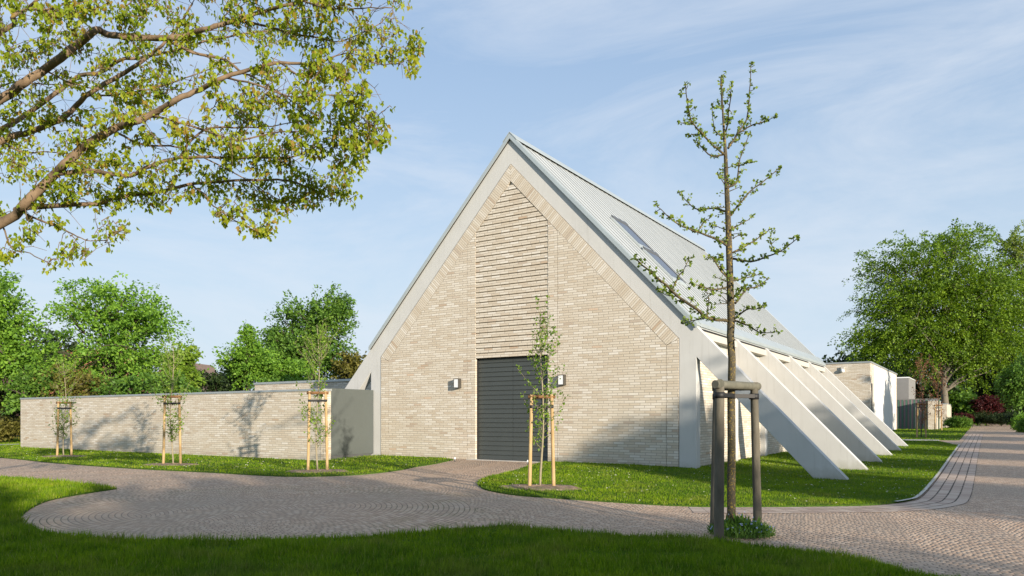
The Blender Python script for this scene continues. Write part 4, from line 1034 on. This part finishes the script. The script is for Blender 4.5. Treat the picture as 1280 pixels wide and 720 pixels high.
# ------------------------------------------------------------------ overhanging maple, top left
def maple():
    rnd = random.Random(5); base = Vector((-10.6, 10.6, 0)); base.z = float(terrain(base.x, base.y))-.1
    r = empty('maple_tree', base); tag(r, 'overhanging maple with yellow green spring leaves reaching in from the left above the lawn', 'tree')
    m = MB(); nodes = []; nrad = []
    LB = [
     ([(-330,300),(-150,215),(0,125),(25,107),(55,87),(82,67),(105,50),(120,38),(140,44),(175,47),(212,47),(232,44),(262,35),(290,27),(320,17),(347,9),(377,1),(410,-10)], 5.8, 10.2, 9.4),
     ([(-330,330),(-150,240),(0,162),(37,140),(75,112),(100,94),(125,91),(150,75),(180,72),(225,62),(255,52),(310,42),(360,35)], 3.4, 11.6, 11.8),
     ([(-330,335),(-150,250),(0,177),(37,165),(82,145),(107,120),(140,100),(170,82),(190,67),(207,52),(225,30),(240,5)], 4.4, 10.9, 10.9),
     ([(-330,440),(-200,390),(0,280),(30,255),(67,220),(87,200),(107,182),(140,162),(160,155),(187,145),(220,125),(250,112),(280,97),(320,85),(352,79),(395,82)], 6.4, 9.9, 9.2),
     ([(70,218),(110,214),(140,217),(165,219),(190,207),(225,197),(275,197),(320,197),(365,197),(400,180)], 3.2, 9.8, 9.6),
     ([(20,262),(35,260),(82,256),(122,255),(150,247),(200,240),(237,230),(275,227),(347,225),(380,232),(415,250)], 3.4, 10.0, 10.6),
     ([(-200,150),(0,42),(15,22),(32,12),(47,0),(70,-20)], 3.2, 9.6, 9.2), ([(32,12),(65,11),(85,0),(100,-12)], 1.6, 9.2, 9.0),
     ([(205,47),(240,65),(282,75),(300,90),(315,95),(347,115),(380,135),(400,147)], 1.9, 9.7, 9.2),
     ([(290,27),(307,27),(340,35),(365,42),(400,47),(425,52),(455,40),(477,27)], 1.7, 9.6, 10.2),
     ([(377,1),(415,11),(452,10),(490,10)], 1.3, 9.4, 9.0), ([(352,79),(380,97),(400,80),(415,72),(440,67),(472,80),(500,79)], 1.3, 9.3, 9.3),
     ([(237,230),(255,242),(267,257),(287,272),(307,282),(327,293)], 1.2, 10.4, 9.8), ([(32,267),(62,280),(87,290),(107,300),(135,300)], 1.3, 10.0, 9.6),
     ([(5,285),(15,310),(37,317),(62,330)], 1.1, 9.9, 9.6), ([(225,197),(240,175),(262,160),(300,160),(340,158),(380,150)], 1.8, 9.7, 10.6),
     ([(187,145),(215,150),(260,165),(300,175),(350,165),(400,165),(440,160)], 1.6, 9.6, 9.0), ([(107,120),(150,118),(200,108),(260,88),(300,78)], 1.3, 10.9, 11.4),
     ([(55,87),(80,100),(120,112),(170,112),(230,112)], 1.2, 10.0, 10.6), ([(280,97),(320,105),(360,120),(410,118),(440,120)], 1.4, 9.3, 8.8),
     ([(-150,215),(-20,150),(0,108),(60,105),(110,110)], 1.6, 10.6, 10.9), ([(140,162),(175,180),(225,185),(290,215),(340,245),(370,262)], 1.5, 9.8, 10.8), ([(0,177),(30,190),(60,190),(110,195)], 1.4, 10.9, 11.2)]
    for pts, rad, y0, y1 in LB:
        c = smooth_px([(x, y, 0) for x, y in pts], 4); n = len(c); q3 = []; kk = y0/F
        for i, v in enumerate(c):
            f = i/(n-1); q3.append(W(v.x+rnd.uniform(-.8, .8), v.y+rnd.uniform(-.8, .8), y0+(y1-y0)*f+.12*math.sin(i*.9+rad)))
        r_ = [kk*max(.6, rad*(1-.78*(i/(n-1))**1.15)) for i in range(n)]
        m.tube([q-base for q in q3], r_, 8, False); nodes += q3; nrad += r_
    tt = [base, Vector((-10.6, 10.7, 1.2)), Vector((-10.5, 10.6, 2.3)), W(-330, 440, 9.95), W(-330, 380, 10.3), W(-330, 330, 11.2), Vector((-10.9, 10.6, 7.5)), Vector((-11.1, 10.8, 9.5))]
    m.tube([p-base for p in tt], [.34, .28, .25, .24, .2, .17, .12, .05], 12)
    poly = [(-10, -30), (505, -30), (512, 8), (519, 22), (528, 62), (524, 90), (508, 92), (497, 75), (470, 72), (452, 92), (462, 112), (485, 128), (487, 168), (470, 182), (458, 190), (456, 210), (436, 228), (452, 236), (448, 256), (432, 262), (412, 250), (398, 264), (380, 258), (345, 276), (344, 288), (330, 296), (312, 286), (297, 282), (287, 300), (280, 302), (270, 270), (250, 250), (232, 246), (212, 254), (180, 258), (160, 250), (165, 262), (163, 285), (172, 283), (160, 302), (120, 306), (110, 322), (92, 320), (80, 334), (60, 336), (40, 322), (-10, 325)]
    cl = []
    Pp = np.array(poly)
    q = np.random.default_rng(8); X = q.random(6400)*540-10; Y = q.random(6400)*370-30; k = inside([Vector(p) for p in poly], X, Y); X, Y = X[k], Y[k]
    for x, y in zip(X, Y):
        d = noise.noise(Vector((x*.028, y*.036, 2.2)))+.45*noise.noise(Vector((x*.08, y*.08, 5)))
        holes = max(0, 1-math.hypot((x-95)/45, (y-78)/26))+max(0, 1-math.hypot((x-172)/16, (y-187)/14))+max(0, 1-math.hypot((x-355)/30, (y-72)/22))
        lower = .12 if (x < 130 and y > 265) else 0
        edge_ = .10 if (x > 300) else 0
        if d+edge_-lower < -.12+holes*.8: continue
        cl.append((x, y))
        if noise.noise(Vector((x*.05, y*.05, 9))) > .12: cl.append((x+q.normal()*5, y+q.normal()*5))
    N = [n for n in nodes]; NA = np.array([tuple(n) for n in N])
    P, A, L = [], [], []
    order = sorted(cl, key=lambda c: min(((c[0]-((n.x/n.y)*F+CX))**2+(c[1]-(HY-(n.z-EYE)*F/n.y))**2) for n in nodes[::3]))
    arr = np.zeros((len(N)+len(order)*4, 3)); arr[:len(N)] = NA; cnt = len(N)
    pxy = np.zeros((len(arr), 2)); pxy[:cnt, 0] = NA[:, 0]/NA[:, 1]*F+CX; pxy[:cnt, 1] = HY-(NA[:, 2]-EYE)*F/NA[:, 1]
    for (x, y) in order:
        d2 = (pxy[:cnt, 0]-x)**2+(pxy[:cnt, 1]-y)**2+((pxy[:cnt, 0] > x+6)*400); j = int(np.argmin(d2+q.random(cnt)*30)); dist = math.sqrt(d2[j])
        if dist > 95: continue
        Yd = min(12.6, max(8.4, arr[j, 1]+q.normal()*.012*dist)); e = W(x, y, Yd); s = Vector(arr[j])
        if dist > 5:
            mid = s.lerp(e, .5)+Vector((0, 0, .10*dist/90+rnd.uniform(-.03, .05))); t2 = s.lerp(mid, .5)+Vector((rnd.uniform(-.03, .03),)*3)
            m.tube([p-base for p in (s, t2, mid, e)], [.007+.00010*dist, .006, .005, .0035], 4, False)
            for p in (mid, e):
                arr[cnt] = tuple(p); pxy[cnt] = (p.x/p.y*F+CX, HY-(p.z-EYE)*F/p.y); cnt += 1
        nl = rnd.choice((2, 3, 4, 5))
        for h in range(nl):
            P.append(e+Vector((rnd.gauss(0, .035), rnd.gauss(0, .05), rnd.gauss(-.01, .03)))); A.append((rnd.gauss(0, .5), rnd.gauss(0, .5), rnd.gauss(-1.0, .35))); L.append(rnd.uniform(.042, .088))
    # fine bare twigs all through the crown
    for i in range(850):
        j = int(q.integers(0, cnt)); s = Vector(arr[j])
        if s.x/s.y*F+CX < -15: continue
        d = Vector((q.uniform(.1, 1), q.normal()*.45, q.normal()*.5-.05)).normalized(); Lt = q.uniform(.15, .5)
        a_ = s+d*Lt*.5+Vector((0, 0, q.normal()*.02)); b_ = a_+(d+Vector((0, q.normal()*.3, q.normal()*.4))).normalized()*Lt*.5
        x_, y_ = b_.x/b_.y*F+CX, HY-(b_.z-EYE)*F/b_.y
        if not inside([Vector(p) for p in poly], np.array([x_]), np.array([y_]))[0]: continue
        m.tube([s-base, a_-base, b_-base], [.0055, .004, .0025], 3, False)
        if q.random() < .6:
            c_ = a_+Vector((q.uniform(0, .15), q.normal()*.05, q.normal()*.1)); m.tube([a_-base, c_-base], [.0035, .002], 3, False)
        if q.random() < .45:
            for h in range(3): P.append(b_+Vector((q.normal()*.03, q.normal()*.03, q.normal()*.02))); A.append((q.normal()*.5, q.normal()*.5, -1+q.normal()*.35)); L.append(q.uniform(.04, .08))
    m.build('trunk', M['bark_maple'], r)
    leaf_mesh('crown', np.array([tuple(p) for p in P])-np.array(base), np.array(L), np.array(A), M['lf_maple'], r, lobes=3)
    # unseen rest of the crown to the left keeps the tree whole from the side
    C = np.random.default_rng(4); n = 5000; d = unit(C.normal(size=(n, 3))); P2 = np.array([-13.2, 11.2, 6.6])+d*np.array([3.0, 3.4, 2.9])*(C.random((n, 1))**.4)
    leaf_mesh('crown', P2-np.array(base), .12, C.normal(size=(n, 3))+np.array([0, 0, -.6]), M['lf_maple'], r, lobes=3)
maple()

# ------------------------------------------------------------------ trees outside the frame that shade the foreground
SD = Vector((-.527, .850, 0)).normalized(); SN = Vector((.850, .527, 0)).normalized()
def pq(p, q, z): v = SN*p+SD*q; return Vector((v.x, v.y, z))
def shade_tree(p0, q, top, half, depth, label, seed, n=520, ls=.42, low=1.2, extra=None, per=26):
    b = pq(p0, q, 0); b.z = float(terrain(b.x, b.y))-.1
    cz = (top+low)/2; cr = [(pq(p0, q, cz), (half*.9, depth, (top-low)/2))]
    cr += [(pq(p0-half*.35, q, cz-.5), (half*.62, depth, (top-low)*.42)), (pq(p0+half*.35, q, cz-.7), (half*.62, depth, (top-low)*.4))]
    if extra: cr += extra
    big_tree('broadleaf_tree', label, 'tree', b, cr, n, per, ls, M['lf_b'], M['bark_dark'], .3, pq(p0, q, cz), (.7, .6, .5), .1, 'trees standing behind the viewpoint', 14, 1.5, seed, out_bias=.3)
shade_tree(4.6, -24, 10.0, 5.0, 3.5, 'broad tree behind the viewpoint whose shade covers the front lawn', 101, 1300)
shade_tree(-3.2, -20, 9.0, 5.4, 3.5, 'low spreading tree behind the viewpoint to the left', 102, 1000)
shade_tree(18.2, -22, 10.3, 3.3, 3.0, 'first tree of the roadside row on the right', 104, 1000)
shade_tree(27.0, -18, 9.4, 1.9, 2.5, 'second tree of the roadside row on the right', 105, 800)
shade_tree(35.0, -14, 9.2, 2.0, 2.5, 'third tree of the roadside row on the right', 106, 800)
shade_tree(43.5, -6, 9.5, 2.6, 3.0, 'fourth tree of the roadside row on the right', 107, 520)
shade_tree(53.0, 4, 10.0, 3.0, 3.0, 'fifth tree of the roadside row on the right', 108, 520)
shade_tree(64.0, 14, 11.0, 3.6, 3.0, 'sixth tree of the roadside row on the right', 109, 520)

# ------------------------------------------------------------------ light, sky, camera
SUN_EL = 11.6
w = bpy.data.worlds.new('World'); S.world = w; w.use_nodes = True
nt = w.node_tree; nt.nodes.clear()
def wn(t, **k):
    x = nt.nodes.new(t)
    for a, b in k.items(): setattr(x, a, b)
    return x
out = wn('ShaderNodeOutputWorld'); bg = wn('ShaderNodeBackground'); sky = wn('ShaderNodeTexSky'); sky.sky_type = 'NISHITA'; sky.sun_disc = False
sky.sun_elevation = R(SUN_EL); sdir = -SD; sky.sun_rotation = math.atan2(sdir.x, sdir.y)
sky.altitude = 0; sky.air_density = 1.0; sky.dust_density = .8; sky.ozone_density = 2.2
tc = wn('ShaderNodeTexCoord'); mp = wn('ShaderNodeMapping'); mp.inputs['Scale'].default_value = (1.1, 1.1, 4.2); mp.inputs['Rotation'].default_value = (R(12), R(-22), R(30))
nz = wn('ShaderNodeTexNoise'); nz.inputs['Scale'].default_value = 1.7; nz.inputs['Detail'].default_value = 8; nz.inputs['Roughness'].default_value = .62; nz.inputs['Distortion'].default_value = .7
mr = wn('ShaderNodeMapRange'); mr.inputs[1].default_value = .44; mr.inputs[2].default_value = .80; mr.inputs[3].default_value = .0; mr.inputs[4].default_value = .85
mx = wn('ShaderNodeMix', data_type='RGBA'); mx.inputs[7].default_value = (3.0, 3.2, 3.5, 1)
vl = wn('ShaderNodeMix', data_type='RGBA'); vl.inputs[0].default_value = .76; vl.inputs[7].default_value = (1.42, 1.95, 2.75, 1)
L_ = nt.links.new
sx = wn('ShaderNodeSeparateXYZ'); hz = wn('ShaderNodeMapRange'); hz.inputs[1].default_value = .52; hz.inputs[2].default_value = .02; hz.inputs[3].default_value = 0; hz.inputs[4].default_value = .8; hz.interpolation_type = 'SMOOTHSTEP'
hm = wn('ShaderNodeMix', data_type='RGBA'); hm.inputs[7].default_value = (2.5, 2.95, 3.35, 1)
L_(tc.outputs['Generated'], mp.inputs[0]); L_(mp.outputs[0], nz.inputs['Vector']); L_(nz.outputs[0], mr.inputs[0]); L_(mr.outputs[0], mx.inputs[0]); L_(sky.outputs[0], vl.inputs[6]); L_(vl.outputs[2], hm.inputs[6]); L_(tc.outputs['Generated'], sx.inputs[0]); L_(sx.outputs[2], hz.inputs[0]); L_(hz.outputs[0], hm.inputs[0]); L_(hm.outputs[2], mx.inputs[6]); L_(mx.outputs[2], bg.inputs[0]); L_(bg.outputs[0], out.inputs[0])
bg.inputs[1].default_value = .15
sl = bpy.data.lights.new('sun', 'SUN'); sl.energy = 4.4; sl.angle = R(.6); sl.color = (1.0, .87, .70)
so = bpy.data.objects.new('sun', sl); COL.objects.link(so)
d = Vector((SD.x*math.cos(R(SUN_EL)), SD.y*math.cos(R(SUN_EL)), -math.sin(R(SUN_EL))))
so.rotation_euler = d.to_track_quat('-Z', 'Y').to_euler()
cd = bpy.data.cameras.new('camera'); cam = bpy.data.objects.new('camera', cd); COL.objects.link(cam); S.camera = cam
cam.location = (0, 0, EYE); cam.rotation_euler = (R(90), 0, 0)
cd.sensor_width = 36; cd.lens = F/1280*36; cd.shift_x = 0; cd.shift_y = (HY-360)/1280; cd.clip_start = .1; cd.clip_end = 3000
S.view_settings.view_transform = 'Standard'; S.view_settings.look = 'None'; S.view_settings.exposure = 0.85; S.view_settings.gamma = 1
S.render.engine = 'CYCLES'
S.cycles.max_bounces = 6; S.cycles.transparent_max_bounces = 8
S.render.resolution_x = 1024; S.render.resolution_y = 576
